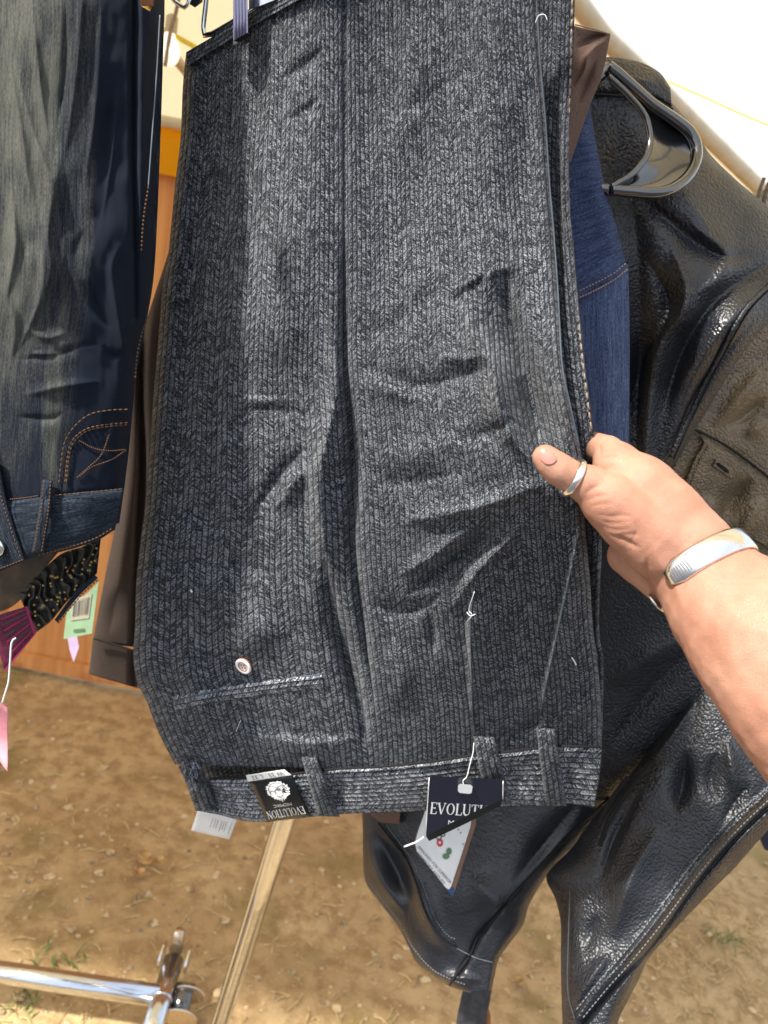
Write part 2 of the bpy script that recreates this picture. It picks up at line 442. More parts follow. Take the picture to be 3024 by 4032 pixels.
MAT['navy_card'] = mat_plain('navy_card', (.012, .014, .03), .22, grain=.05)
MAT['black_label'] = mat_plain('black_label', (.004, .006, .008), .3, grain=.05)
MAT['white_plastic'] = mat_plain('white_plastic', (.78, .82, .82), .35, grain=.03)
MAT['grey_print'] = mat_plain('grey_print', (.12, .12, .13), .6)
MAT['pale_print'] = mat_plain('pale_print', (.42, .43, .44), .6)
MAT['red_print'] = mat_plain('red_print', (.62, .02, .04), .5)
MAT['green_print'] = mat_plain('green_print', (.12, .25, .12), .6)
MAT['blue_print'] = mat_plain('blue_print', (.03, .07, .2), .5)
MAT['green_card'] = mat_plain('green_card', (.36, .54, .32), .6, grain=.05)
MAT['beige_card'] = mat_plain('beige_card', (.55, .50, .36), .6, grain=.05)
MAT['lilac'] = mat_plain('lilac_paper', (.66, .50, .72), .6, grain=.05)
MAT['pink'] = mat_plain('pink_ribbon', (.80, .30, .34), .5, grain=.1)
MAT['magenta'] = mat_plain('magenta_woven', (.11, .004, .035), .7, grain=.3, scale=300)
MAT['gold'] = mat_metal('brass', (.95, .66, .15), .3)
MAT['horn'] = mat_plain('horn_button', (.32, .13, .06), .3)
MAT['pearl'] = mat_plain('pearl_button', (.80, .78, .78), .18, grain=.03)

# ------------------------------------------------------------------ lettering
def text_mesh(s, sans=True):
    cu = bpy.data.curves.new('t', 'FONT'); cu.body = s; cu.size = 1.0; cu.resolution_u = 3
    ob = bpy.data.objects.new('t', cu); COL.objects.link(ob)
    dg = bpy.context.evaluated_depsgraph_get(); me = bpy.data.meshes.new_from_object(ob.evaluated_get(dg))
    V = np.array([v.co[:2] for v in me.vertices]); F = [tuple(p.vertices) for p in me.polygons]
    bpy.data.objects.remove(ob); bpy.data.curves.remove(cu); bpy.data.meshes.remove(me)
    V = (V - V.min(0)) / (V.max(0) - V.min(0)); V[:, 1] = 1 - V[:, 1]
    return V, F
SERIF = {   # strokes x0,y0,x1,y1,thick? in a cell 1 high, y down
 'E': (.62, [(.14, 0, .14, 1, 1), (.02, 0, .58, 0, 0), (.02, 1, .60, 1, 0), (.14, .48, .46, .48, 0), (.58, 0, .58, .18, 0), (.60, 1, .60, .80, 0), (.46, .40, .46, .57, 0)]),
 'V': (.80, [(.10, 0, .40, 1, 1), (.70, 0, .40, 1, 0), (0, 0, .24, 0, 0), (.58, 0, .80, 0, 0)]),
 'O': (.82, 'O'),
 'L': (.60, [(.14, 0, .14, 1, 1), (.02, 0, .28, 0, 0), (.02, 1, .58, 1, 0), (.58, 1, .58, .76, 0)]),
 'U': (.78, 'U'),
 'T': (.68, [(.34, 0, .34, 1, 1), (.02, 0, .66, 0, 0), (.02, 0, .02, .2, 0), (.66, 0, .66, .2, 0), (.22, 1, .46, 1, 0)]),
 'I': (.32, [(.16, 0, .16, 1, 1), (.04, 0, .28, 0, 0), (.04, 1, .28, 1, 0)]),
 'N': (.84, [(.14, 0, .14, 1, 0), (.14, 0, .70, 1, 1), (.70, 0, .70, 1, 0), (.02, 0, .18, 0, 0), (.58, 0, .82, 0, 0), (.02, 1, .26, 1, 0)]),
}
def serif_mesh(s):
    V, F, x = [], [], 0.0
    def seg(a, b, c, d, th):
        dx, dy = c - a, d - b; L = math.hypot(dx, dy); nx, ny = -dy / L * th, dx / L * th
        k = len(V); V.extend([(x + a + nx, b + ny), (x + c + nx, d + ny), (x + c - nx, d - ny), (x + a - nx, b - ny)]); F.append((k, k + 1, k + 2, k + 3))
    for ch in s:
        w, st = SERIF[ch]
        if st == 'O':
            n = 20; k = len(V)
            for i in range(n):
                a = 2 * math.pi * i / n
                V.append((x + .40 + .39 * math.cos(a), .5 + .52 * math.sin(a))); V.append((x + .40 + .245 * math.cos(a), .5 + .475 * math.sin(a)))
            for i in range(n):
                j = (i + 1) % n; F.append((k + 2 * i, k + 2 * j, k + 2 * j + 1, k + 2 * i + 1))
        elif st == 'U':
            pts = [(.14, 0)] + [(.14 + .26 * (1 - math.cos(a)), .68 + .30 * math.sin(a)) for a in np.linspace(0, math.pi, 9)] + [(.66, 0)]
            for i in range(len(pts) - 1): seg(*pts[i], *pts[i + 1], .075 if i < 5 else .035)
            seg(.0, 0, .28, 0, .03); seg(.56, 0, .76, 0, .03)
        else:
            for a, b, c, d, th in st: seg(a, b, c, d, .075 if th else .032)
        x += w + .06
    V = np.array(V); V[:, 0] /= x - .06
    return V, F
def quad_map(quad):
    q = np.asarray(quad, float)      # four pixel corners: top-left, top-right, bottom-right, bottom-left of the print
    def f(V):
        a, b = V[:, :1], V[:, 1:2]
        return q[0] * (1 - a) * (1 - b) + q[1] * a * (1 - b) + q[2] * a * b + q[3] * (1 - a) * b
    return f
def print_on(name, VF, quad, D, mat, parent, off=.0008):
    V, F = VF; P = quad_map(quad)(np.asarray(V, float)); d = D(P[:, 0], P[:, 1])
    f = at(P[:, 0], P[:, 1], d - off)
    return meshobj(name, f, F, mat, parent, smooth=False)
UNIT = (np.array([(0, 0), (1, 0), (1, 1), (0, 1)], float), [(0, 1, 2, 3)])

def stitch_line(name, pts, D, mat, parent, r_px=3.0, off=.0012, dash=None, n=60, depth=None):
    """a seam, thread or row of stitches lying on the surface"""
    P = spline(pts, n); mb = MB(); d = D(P[:, 0], P[:, 1]) - off
    Q = at(P[:, 0], P[:, 1], d); r = r_px * scale_at(P[0, 0], P[0, 1], d[0])
    if dash is None: mb.tube(Q, r, 6)
    else:
        on, per = dash
        k = 0
        while k + on < n:
            mb.tube(Q[k:k + on + 1], [r * .6] + [r] * (on - 1) + [r * .6], 5); k += per
    return mb.build(name, mat, parent, True)

# ================================================================== the setting
def ground_height(x, y):
    return .012 * vnoise(x * 3, y * 3, 1) + .008 * vnoise(x * 9, y * 9, 2) + .004 * vnoise(x * 27, y * 27, 3)
def build_ground():
    # a fine patch near the rack inside one sheet that reaches the horizon
    a = np.r_[-200, -60, -20, -8, -4, np.arange(-2.4, 2.41, .022), 4, 8, 20, 60, 200]
    b = np.r_[-200, -60, -20, -8, -3, -1, 0, np.arange(.6, 3.0, .022), 4, 6, 10, 20, 60, 200]
    X, Y = np.meshgrid(a, b); Z = ground_height(X, Y)
    far = (np.abs(X) > 2.4) | (Y < .6) | (Y > 3.0); Z[far] = 0
    o = meshobj('ground', np.stack([X, Y, Z], -1).reshape(-1, 3), grid_faces(len(b), len(a), 0, True), MAT['ground'], parent=None)
    tag(o, kind='structure')
build_ground()

# wooden wall of boards at the back of the stall
WY = 2.51
wall = thing('plywood_wall', (-1.2, WY, 0), 'orange plywood boarding along the back of the stall under the yellow valance', 'wall')
x0 = -3.2
for k, wdt in enumerate((.62, .60, .61, .60, .61, .60, .52)):
    m = MB(); yy = WY + (.004 if k % 2 else 0.0)
    m.box((x0 + wdt / 2, yy + .006, .965), (wdt / 2 - .002, 0, 0), (0, .006, 0), (0, 0, .945))
    m.build('panel', MAT['wood'], wall); x0 += wdt
m = MB(); m.box((-1.15, WY - .012, .05), (2.05, 0, 0), (0, .010, 0), (0, 0, .028)); m.build('skirting_board', MAT['wood'], wall)

# the stall canopy: cream canvas roof, yellow valance, frame tubes
canopy = thing('stall_canopy', (-1.0, 1.3, 1.9), 'cream canvas stall roof with yellow valance and pale frame tubes', 'canopy')
def roof_z(y): return np.where(y > 1.3, 1.98 + .3 * (2.5 - y), 2.34 - (1.3 - y) * .09)
def roof_part(xr, ya, yb, nx, ny, name):
    y = np.linspace(ya, yb, ny)[:, None]; s = np.linspace(0, 1, nx)[None]
    X = -4.0 + (xr(y) + 4.0) * s; Y = y + 0 * s
    Z = roof_z(Y) + .02 * vnoise(X * 1.5, Y * 1.5, 5) - .012 * np.sin(np.pi * ((X * .8) % 1.0))
    V = np.stack([X, Y, Z], -1).reshape(-1, 3); n = len(V)
    F = np.concatenate([grid_faces(ny, nx), grid_faces(ny, nx, n, True)])
    return meshobj(name, np.vstack([V, V + np.array([0, 0, .003])]), F, MAT['canopy'], canopy)
EDGE_Y = 0.36
roof_part(lambda y: 1.5 + 0 * y, EDGE_Y, 1.5, 60, 30, 'roof_canvas')  # front roof out of view, its edge shaped to shade the upper jacket
roof_part(lambda y: .2 + (y - 1.75) * 1.333, 1.5, 2.52, 60, 30, 'roof_canvas')
# valance hanging at the back
xs = np.linspace(-4, 1.0, 160); zs = np.linspace(0, 1, 8)
Xv, Zv = np.meshgrid(xs, zs); Yv = 2.47 + .012 * np.sin(xs * 9)[None] * zs[:, None] + .004 * np.sin(xs * 31)[None] * zs[:, None]
Zz = 1.985 - .175 * Zv - .008 * np.sin(xs * 9)[None] * Zv
Vv = np.stack([Xv, Yv, Zz], -1).reshape(-1, 3); nn = len(Vv)
meshobj('valance', np.vstack([Vv, Vv + np.array([0, .003, 0])]), np.concatenate([grid_faces(8, 160), grid_faces(8, 160, nn, True)]), MAT['valance'], canopy)
MAT['frame_paint'] = mat_plain('frame_paint', (.62, .55, .42), .45, grain=.06, scale=20)
def tubes(name, pts, r, mat, parent, n=10): return MB().tube(spline(pts, 14) if len(pts) > 2 else pts, r, n).build(name, mat, parent, True)
tubes('frame_tube', [(.0, 1.42, 2.36), (.12, 1.66, 2.27), (.2, 1.75, 2.195), (.44, 1.93, 2.14), (1.2, 2.5, 1.97)], .021, MAT['frame_paint'], canopy)
tubes('frame_tube', [(-4, 2.44, 1.965), (1.2, 2.44, 1.965)], .017, MAT['frame_paint'], canopy)
for xx in (-2.7, -1.02, -.55):
    tubes('frame_tube', [(xx, 1.35, 2.29), (xx + .35, 2.42, 1.98)], .014, MAT['frame_paint'], canopy)
for xx in (-1.05, -.80): MB().box((xx, 2.455, 1.95), (.008, 0, 0), (0, .006, 0), (0, 0, .045)).build('valance_clip', MAT['white_plastic'], canopy)

# string light: one bulb in view
def bulb(px, py, D):
    p = at1(px, py, D); r = .021
    t = thing('light_bulb', p - np.array([0, 0, .05]), 'small white pear-shaped bulb on a yellow cord under the canvas roof', 'light bulb')
    prof = [(.001, -.042), (.012, -.040), (.020, -.030), (.023, -.018), (.021, -.004), (.014, .012), (.010, .022)]
    def lathe(prof, name, mat):
        V, F = [], []
        for rr, z in prof:
            for k in range(14): a = 2 * math.pi * k / 14; V.append(p + np.array([rr * math.cos(a), rr * math.sin(a), z]))
        for i in range(len(prof) - 1):
            for k in range(14): F.append((i * 14 + k, i * 14 + (k + 1) % 14, (i + 1) * 14 + (k + 1) % 14, (i + 1) * 14 + k))
        meshobj(name, V, F, mat, t)
    lathe(prof, 'glass_bulb', MAT['bulb_glass']); lathe([(.011, .018), (.0125, .02), (.0125, .05), (.006, .055)], 'socket', MAT['beige_card'])
    return t
tb = NT('bulb_glass'); tb.set(color=(.95, .92, .85), rough=.3, emit=(1, .93, .78), emits=.5); MAT['bulb_glass'] = tb.m
bulb(668, 172, 1.72)
MAT['yellow_cord'] = mat_plain('yellow_cord', (.80, .60, .03), .5)
cord = MB().tube(at(*spline([(560, 20), (655, 132), (700, 148), (790, 200), (900, 290)], 30).T, np.full(30, 1.72)), .0055, 7).build('string_cable', MAT['yellow_cord'], None, True)
tag(cord, 'yellow cable strung under the roof, carrying the bulb', 'cable')
rope = MB().tube(at(*spline([(715, -60), (690, 60), (672, 120), (650, 260)], 20).T, np.full(20, 1.70)), .004, 6).build('rope', MAT['thread_tan'], None, True)
tag(rope, 'thin tan rope hanging past the bulb under the roof', 'rope')
wire = MB().tube(at(*spline([(2560, 300), (2640, 325), (2800, 395), (2950, 462), (3060, 505), (3300, 600)], 40).T, np.full(40, 2.2)), .0024, 6).build('guy_line', MAT['yellow_cord'], None, True)
tag(wire, 'thin yellow guy line crossing the white sky', 'guy line')

# ------------------------------------------------------------------ litter on the ground
def scatter(name, n, fn, mat, label, cat):
    V, F, k = [], [], 0
    for _ in range(n):
        px = random.uniform(-300, 3300); py = random.uniform(2700, 4150)
        g = ground_at(px, py)
        if g[1] > 2.48 or g[1] < .8: continue
        v, f = fn(np.array([g[0], g[1], float(ground_height(np.array(g[0]), np.array(g[1])))]))
        F.extend([tuple(i + k for i in ff) for ff in f]); V.extend(v); k += len(v)
    o = meshobj(name, V, F, mat, None, smooth=False); tag(o, label, cat, kind='stuff'); return o
def pebble(g):
    r = abs(random.gauss(0, .004)) + .0022; V = []; ph = random.uniform(0, 6)
    for z, q in ((-.3, .7), (.25, 1.0), (.7, .6)):
        for k in range(6):
            a = ph + k * math.pi / 3; w = r * q * random.uniform(.8, 1.25); V.append(g + np.array([w * math.cos(a) * 1.3, w * math.sin(a), z * r]))
    F = [(i * 6 + k, i * 6 + (k + 1) % 6, i * 6 + 6 + (k + 1) % 6, i * 6 + 6 + k) for i in range(2) for k in range(6)] + [(12, 13, 14, 15, 16, 17)]
    return V, F
def straw(g):
    L = random.uniform(.008, .03); a = random.uniform(0, 6.3); b = a + random.uniform(-.5, .5); w = random.uniform(.0008, .0018)
    p = [g + np.array([0, 0, .004]), g + np.array([L * math.cos(a), L * math.sin(a), .004 + random.uniform(0, .008)]), g + np.array([L * math.cos(a) + L * math.cos(b), L * math.sin(a) + L * math.sin(b), .003])]
    V = []
    for q in p: V += [q + np.array([-w * math.sin(a), w * math.cos(a), 0]), q + np.array([w * math.sin(a), -w * math.cos(a), 0]), q + np.array([0, 0, w * 1.3])]
    F = []
    for i in range(2):
        for k in range(3): F.append((i * 3 + k, i * 3 + (k + 1) % 3, i * 3 + 3 + (k + 1) % 3, i * 3 + 3 + k))
    return V, F
MAT['pebble'] = mat_plain('pebble', (.56, .42, .24), .85, grain=.3, scale=40)
MAT['pebble_dark'] = mat_plain('clod', (.19, .11, .05), .95, grain=.25, scale=40)
MAT['straw'] = mat_plain('straw', (.58, .44, .20), .8, grain=.2, scale=60)
MAT['grass'] = mat_plain('grass', (.16, .20, .05), .7, grain=.2, scale=60)
scatter('pebbles', 900, pebble, MAT['pebble'], 'pale pebbles and wood chips strewn over the dirt', 'pebbles')
scatter('straw_litter', 600, straw, MAT['straw'], 'bits of straw and dry stalks strewn over the dirt', 'straw')
# thicker dry stalks at the right
def stalks():
    V, F, k = [], [], 0
    for _ in range(260):
        px = random.gauss(2800, 190); py = random.gauss(3800, 190)
        g = ground_at(px, py); g[2] = float(ground_height(np.array(g[0]), np.array(g[1])))
        v, f = straw(g); F.extend([tuple(i + k for i in ff) for ff in f]); V.extend(v); k += len(v)
    tag(meshobj('dry_stalks', V, F, MAT['straw'], None, smooth=False), 'tangle of dry brown stalks on the ground right of the leather sleeve', 'dry stalks', kind='stuff')
stalks()
def grass_tuft(px, py, n, label, spread=.05):
    g = ground_at(px, py); V, F, k = [], [], 0
    for _ in range(n):
        b = g + np.array([random.gauss(0, spread), random.gauss(0, spread * .7), 0]); a = random.uniform(0, 6.3); L = random.uniform(.015, .04)
        d = np.array([math.cos(a), math.sin(a), 0]) * L; s = np.array([-math.sin(a), math.cos(a), 0]) * .0022
        V += [b - s, b + s, b + d * .6 + s * .8 + np.array([0, 0, L * .55]), b + d * .6 - s * .8 + np.array([0, 0, L * .55]), b + d * 1.2 + np.array([0, 0, L * .6])]
        F += [(k, k + 1, k + 2, k + 3), (k + 3, k + 2, k + 4)]; k += 5
    tag(meshobj('grass_tuft', V, F, MAT['grass'], None, smooth=False), label, 'grass', 'grass tufts on the dirt', kind='stuff')
grass_tuft(230, 3800, 26, 'small grass tuft growing along the chrome floor tube', .035)
grass_tuft(90, 3930, 30, 'grass tuft below the chrome floor tube at the picture corner', .03)
grass_tuft(2840, 3700, 24, 'grass tuft among the dry stalks right of the leather sleeve', .03)
grass_tuft(70, 2650, 30, 'grass tuft at the foot of the plywood wall', .05)
def leaf(name, px, py, L, ang, label, group=None, mat=None):
    g = ground_at(px, py, .008); V, F = [], []
    n = 9
    for i in range(n):
        t = i / (n - 1); w = math.sin(math.pi * min(1, t * 1.02)) ** .7 * L * .33
        for j, sgn in enumerate((-1, 0, 1)):
            x = (t - .5) * L; y = sgn * w; z = .010 + .012 * (abs(sgn) * .8) * math.sin(3 * t) + .006 * math.sin(7 * t + ang)
            V.append(g + np.array([x * math.cos(ang) - y * math.sin(ang), x * math.sin(ang) + y * math.cos(ang), z]))
    for i in range(n - 1):
        for j in range(2): F.append((i * 3 + j, i * 3 + j + 1, i * 3 + 4 + j, i * 3 + 3 + j))
    o = meshobj(name, V, F, MAT['leaf'], None); tag(o, label, 'leaf', group)
    sm = o.modifiers.new('s', 'SOLIDIFY'); sm.thickness = .0012
    return o
MAT['leaf'] = mat_plain('dry_leaf', (.56, .34, .13), .75, grain=.25, scale=50)
leaf('dry_leaf', 570, 3395, .055, 2.3, 'largest curled tan leaf of the cluster on the dirt', 'leaves on the dirt')
leaf('dry_leaf', 622, 3408, .040, 1.1, 'curled tan leaf at the right of the leaf cluster', 'leaves on the dirt')
leaf('dry_leaf', 545, 3455, .042, .9, 'narrow tan leaf at the bottom of the leaf cluster', 'leaves on the dirt')
leaf('dry_leaf', 497, 3355, .024, .2, 'small pale leaf lying above the leaf cluster', 'leaves on the dirt')
leaf('dry_leaf', 2030, 3880, .04, .5, 'pale dry leaf lying between the two leather sleeves', 'leaves on the dirt')

# ------------------------------------------------------------------ clothes rack
RAILY, RAILZ = .58, 1.93
rack = thing('clothes_rack', ground_at(640, 3990), 'chrome clothes rack with round floor tubes and a slanting flat upright', 'clothes rack')
def floor_pt(px, py, z=.10): return ground_at(px, py, z)
a0, a1 = floor_pt(-260, 3790), floor_pt(628, 3922)
MB().tube([a0, a1], .0205, 18).build('floor_tube', MAT['chrome'], rack, True)
b0, b1 = floor_pt(684, 3782), floor_pt(560, 4180)
MB().tube([b0, b1], .0215, 18).build('cross_tube', MAT['chrome'], rack, True)
bd = (b1 - b0) / np.linalg.norm(b1 - b0); rb = b0 + bd * (np.linalg.norm(b1 - b0) * .42)
MB().tube([rb, rb + bd * .005], .0228, 18).build('joint_ring', MAT['chrome'], rack, True)
# castor fitting at the tube end: swivel cap, bracket cheeks, wheel
c0 = floor_pt(690, 3745, .12)
MAT['worn_steel'] = mat_metal('worn_steel', (.55, .48, .38), .35, .3)
MB().tube([c0 + np.array([0, .012, -.01]), c0 + np.array([0, .012, .035]), c0 + np.array([0, .012, .045])], [.014, .014, .008], 14).build('end_cap', MAT['worn_steel'], rack, True)
for sx in (-1, 1):
    s = np.array([sx * .027, .012, -.028]); P = []
    for k in range(16): a = 2 * math.pi * k / 16; P.append(c0 + s + np.array([0, .030 * math.cos(a), .026 * math.sin(a)]))
    MB().plate(P, np.array([sx, 0, 0]), .004).build('castor_cheek', MAT['chrome'], rack)
c1 = floor_pt(715, 3960, .06)
MB().tube([c1 + np.array([-.018, 0, -.0]), c1 + np.array([.018, 0, 0])], .043, 22).build('castor_wheel', MAT['black_plastic'], rack, True)
c2 = floor_pt(735, 3900, .10)
for dy in (0, .055):
    P = [c2 + np.array([.005 + .034 * math.cos(a), -dy, -.012 + .022 * math.sin(a)]) for a in np.linspace(0, 2 * math.pi, 16, endpoint=False)]
    MB().plate(P, np.array([0, .5, .8]), .003).build('brake_pedal', MAT['worn_steel'], rack)
# slanting upright: flat-sided tube with two ribs
p_top = at1(1135, 3180, .95); p_bot = at1(815, 4200, 1.12)
ax = p_bot - p_top; ax /= np.linalg.norm(ax); p_up = p_top - ax * .75; side = np.cross(ax, np.array([0, 1.0, 0])); side /= np.linalg.norm(side); fr = np.cross(ax, side)
def flat_bar(name, off, w, d, mat):
    m = MB(); c = (p_up + p_bot) / 2 + side * off[0] + fr * off[1]; m.box(c, ax * np.linalg.norm(p_bot - p_up) / 2, side * w, fr * d); return m.build(name, mat, rack)
sg = 1 if fr[1] < 0 else -1
MB().tube([p_up, p_bot], .0165, 20).build('upright', MAT['chrome'], rack, True)
for o_, q_ in ((-.013, .0115), (-.0045, .0165)): flat_bar('upright_rib', (o_ * (1 if side[0] > 0 else -1), sg * q_), .0014, .0014, MAT['chrome'])
# the rail the clothes hang from, above the picture
MB().tube([(-1.1, RAILY, RAILZ), (1.3, RAILY, RAILZ)], .0125, 14).build('rail', MAT['chrome'], rack, True)
for xx in (-1.1, 1.3): MB().tube([(xx, RAILY, RAILZ), (xx, RAILY + .02, .08)], .014, 12).build('post', MAT['chrome'], rack, True)

# ================================================================== corduroy trousers
D_base = tps([(735, 205, .60), (1400, 0, .556), (2110, -100, .52), (2120, -590, .50), (660, 1000, .60), (1350, 1000, .55), (2190, 1000, .505),
              (570, 2000, .61), (1390, 2000, .555), (2300, 1850, .472), (2120, 1800, .476), (530, 2550, .62), (1450, 2700, .578), (2330, 2400, .53),
              (780, 3190, .65), (1500, 3200, .618), (2340, 3160, .60)])
FOLDS = [
 # (points, width px, height m, kind)   s = steep on the left of the travel direction
 ([(1260, -200), (1210, 500), (1150, 1000), (1090, 1250)], 190, .012, 'full'),
 ([(900, -100), (820, 600), (760, 1300), (720, 1900)], 120, -.006, 'r'),
 ([(1700, -100), (1620, 430), (1480, 760)], 95, .0035, 'r'),
 ([(1780, 180), (1690, 610), (1590, 870), (1510, 1100)], 75, -.0018, 'r'),
 ([(1950, -300), (1960, 300), (1900, 800)], 120, .006, 'r'),
 ([(2090, 300), (2060, 800), (2080, 1100)], 70, -.004, 'r'),
 ([(1290, 180), (1180, 270), (1080, 330)], 26, -.0035, 'r'),
 ([(1270, 380), (1200, 440), (1110, 480)], 24, -.003, 'r'),
 ([(700, 760), (800, 720), (930, 640)], 26, -.0032, 'r'),
 ([(650, 1060), (760, 1050), (840, 1100)], 24, -.003, 'r'),
 ([(650, 1210), (720, 1210), (800, 1240)], 22, -.003, 'r'),
 ([(1480, 480), (1660, 400), (1840, 260)], 40, -.0016, 'r'),
 ([(1930, 1015), (1890, 1110), (1760, 1210)], 26, -.0035, 'r'),
 ([(1700, 1190), (1840, 1110), (2000, 1050), (2120, 1000)], 45, .005, 'r'),
 ([(1360, 1230), (1450, 1310), (1560, 1280), (1720, 1160), (1880, 1080)], 46, -.0034, 'r'),
 # along the side seam
 ([(1295, 1100), (1322, 1500), (1300, 1670), (1255, 1900), (1285, 2190), (1322, 2400), (1400, 2640)], 50, .018, 'r'),
 ([(1356, -100), (1358, 700), (1356, 1170), (1356, 1400)], 10, -.0028, 'full'),
 ([(1354, 900), (1356, 1250), (1358, 1478), (1384, 1718), (1390, 1924), (1384, 2130), (1412, 2320), (1450, 2600), (1485, 2900)], 22, -.016, 'r'),
 ([(1270, 2120), (1311, 2406), (1370, 2594), (1432, 2829), (1428, 2960)], 38, -.028, 'r'),
 ([(1262, 1700), (1200, 1880), (1215, 2150), (1262, 2330)], 26, -.005, 'r'),
 # left panel creases
 ([(600, 1572), (850, 1562), (1050, 1576), (1240, 1570)], 20, .0028, 's'),
 ([(880, 1620), (1060, 1612), (1260, 1640)], 26, -.003, 'r'),
 ([(980, 2040), (1050, 1947), (1130, 1833), (1230, 1745)], 26, -.008, 'r'),
 ([(1080, 2010), (1170, 1890), (1250, 1800)], 40, .007, 'r'),
 ([(640, 2000), (760, 2010), (900, 2090), (980, 2040)], 40, -.004, 'r'),
 ([(600, 2250), (780, 2200), (960, 2230), (1150, 2290)], 60, -.004, 'r'),
 ([(700, 1730), (900, 1760), (1080, 1720)], 40, .004, 'r'),
 ([(620, 1380), (760, 1340), (930, 1380)], 34, -.003, 'r'),
 # right panel folds
 ([(1393, 1432), (1530, 1485), (1668, 1520), (1800, 1490), (1960, 1440)], 42, -.0048, 'r'),
 ([(1400, 1505), (1540, 1545), (1640, 1580)], 34, .005, 'r'),
 ([(1700, 1400), (1820, 1410), (1910, 1400)], 40, .006, 'r'),
 ([(1835, 1140), (1858, 1329), (1940, 1443), (1978, 1650), (2100, 1850)], 42, .017, 'r'),
 ([(1920, 1120), (1950, 1320), (2030, 1460)], 30, -.004, 'r'),
 ([(1975, 1000), (2015, 1290), (2090, 1540), (2130, 1760), (2150, 1950)], 60, -.022, 'r'),
 ([(2040, 1480), (2110, 1680), (2130, 1850)], 60, -.008, 'r'),
 ([(2160, 1200), (2195, 1400), (2225, 1600), (2262, 1780)], 26, .009, 'r'),
 ([(1790, 1730), (1900, 1710), (2040, 1650)], 34, -.0035, 'r'),
 ([(1440, 1760), (1600, 1800), (1760, 1760), (1900, 1770)], 50, .003, 'r'),
 ([(1420, 1850), (1560, 1900), (1720, 1880), (1880, 1850)], 40, -.0035, 'r'),
 ([(2180, 1900), (2060, 1935), (1930, 1985), (1740, 2030), (1560, 2060)], 44, .010, 'r'),
 ([(1600, 2345), (1702, 2268), (1817, 2178), (1900, 2110), (1975, 2060)], 30, -.017, 'r'),
 ([(1560, 2270), (1690, 2200), (1820, 2105), (1930, 2020)], 36, .008, 'r'),
 ([(1430, 2330), (1520, 2400), (1640, 2400), (1760, 2330)], 34, -.006, 'r'),
 ([(1760, 2420), (1830, 2320), (1900, 2230), (2010, 2120), (2090, 2020)], 32, .009, 'r'),
 ([(1690, 2390), (1700, 2480), (1712, 2600)], 20, -.007, 'r'),
 ([(1870, 2850), (1862, 2700), (1856, 2450), (1880, 2260)], 24, .012, 's'),
 ([(2122, 2870), (2150, 2700), (2185, 2540), (2255, 2210), (2290, 2030)], 20, .014, 's'),
 ([(2110, 2080), (2090, 2300), (2030, 2500), (2010, 2700)], 40, -.007, 'r'),
 ([(1990, 2920), (2070, 2860), (2160, 2790)], 26, -.012, 'r'),
 ([(2200, 2860), (2270, 2800), (2370, 2730)], 30, .010, 'r'),
 ([(1560, 2500), (1580, 2640), (1570, 2800)], 60, .005, 'r'),
 # bulge above the waistband at the back
 ([(880, 2830), (1000, 2890), (1158, 2925), (1300, 2926), (1430, 2905)], 34, .010, 's'),
 ([(900, 2600), (1000, 2500), (1150, 2480)], 90, .006, 'r'),
 ([(540, 2600), (640, 2850), (760, 3080)], 60, -.006, 'r'),
 ([(720, 2550), (760, 2700), (840, 2900)], 60, .006, 'r'),
]
FOLDS = [(p, w, a * (1.0 if w < 60 else 1.3), k) for p, w, a, k in FOLDS]
def trouser_noise(px, py):
    return .0026 * vnoise(px / 190, py / 520, 11) + .0010 * vnoise(px / 85, py / 190, 12) + .0004 * vnoise(px / 40, py / 60, 13)
def S_cord(px, py):
    px = np.asarray(px, float); py = np.asarray(py, float)
    sh = px.shape; a = np.atleast_1d(px); b = np.atleast_1d(py)
    return (D_base(a, b) - fold_field(a, b, FOLDS) - trouser_noise(a, b)).reshape(sh)

LEFT = [(733, 205), (720, 337), (711, 542), (690, 723), (663, 995), (642, 1120), (621, 1362), (603, 1573), (588, 1784), (570, 2000), (555, 2120), (536, 2301), (530, 2482), (524, 2573), (537, 2675), (579, 2765), (615, 2862), (651, 2940), (690, 3010)]
SEAM = [(1345, -150), (1349, 200), (1351, 547), (1353, 820), (1354, 1094), (1352, 1250), (1350, 1404), (1358, 1530), (1367, 1640), (1380, 1820), (1394, 2005), (1402, 2170), (1413, 2333), (1435, 2480), (1458, 2643), (1470, 2740), (1482, 2840), (1490, 2930), (1496, 3030)]
RIGHT = [(2118, -590), (2111, -200), (2125, 150), (2150, 450), (2165, 700), (2180, 850), (2192, 1060), (2205, 1250), (2218, 1432), (2240, 1560), (2275, 1720), (2300, 1850), (2300, 2000), (2312, 2150), (2326, 2300), (2334, 2450), (2352, 2600), (2366, 2750), (2370, 2952)]
trousers = thing('corduroy_trousers', at1(1500, 3200, .62), 'charcoal herringbone corduroy trousers hung upside down by the cuffs, held by the hand', 'trousers')
def edge_extra_left(px, py, s, t): return -.016 * np.clip((.07 - s) / .07, 0, 1) ** 2
def edge_extra_right(px, py, s, t): return -.012 * np.clip((s - .96) / .04, 0, 1) ** 2
nz = lambda px, py, s, t: trouser_noise(px, py)
sheet('back_panel', LEFT, SEAM, D_base, MAT['cord'], trousers, 230, 620, FOLDS, th=.003, cords=38, extra=lambda *a: nz(*a) + edge_extra_left(*a))
sheet('front_panel', SEAM, RIGHT, D_base, MAT['cord'], trousers, 280, 640, FOLDS, th=.003, cords=46, extra=lambda *a: nz(*a) + edge_extra_right(*a))
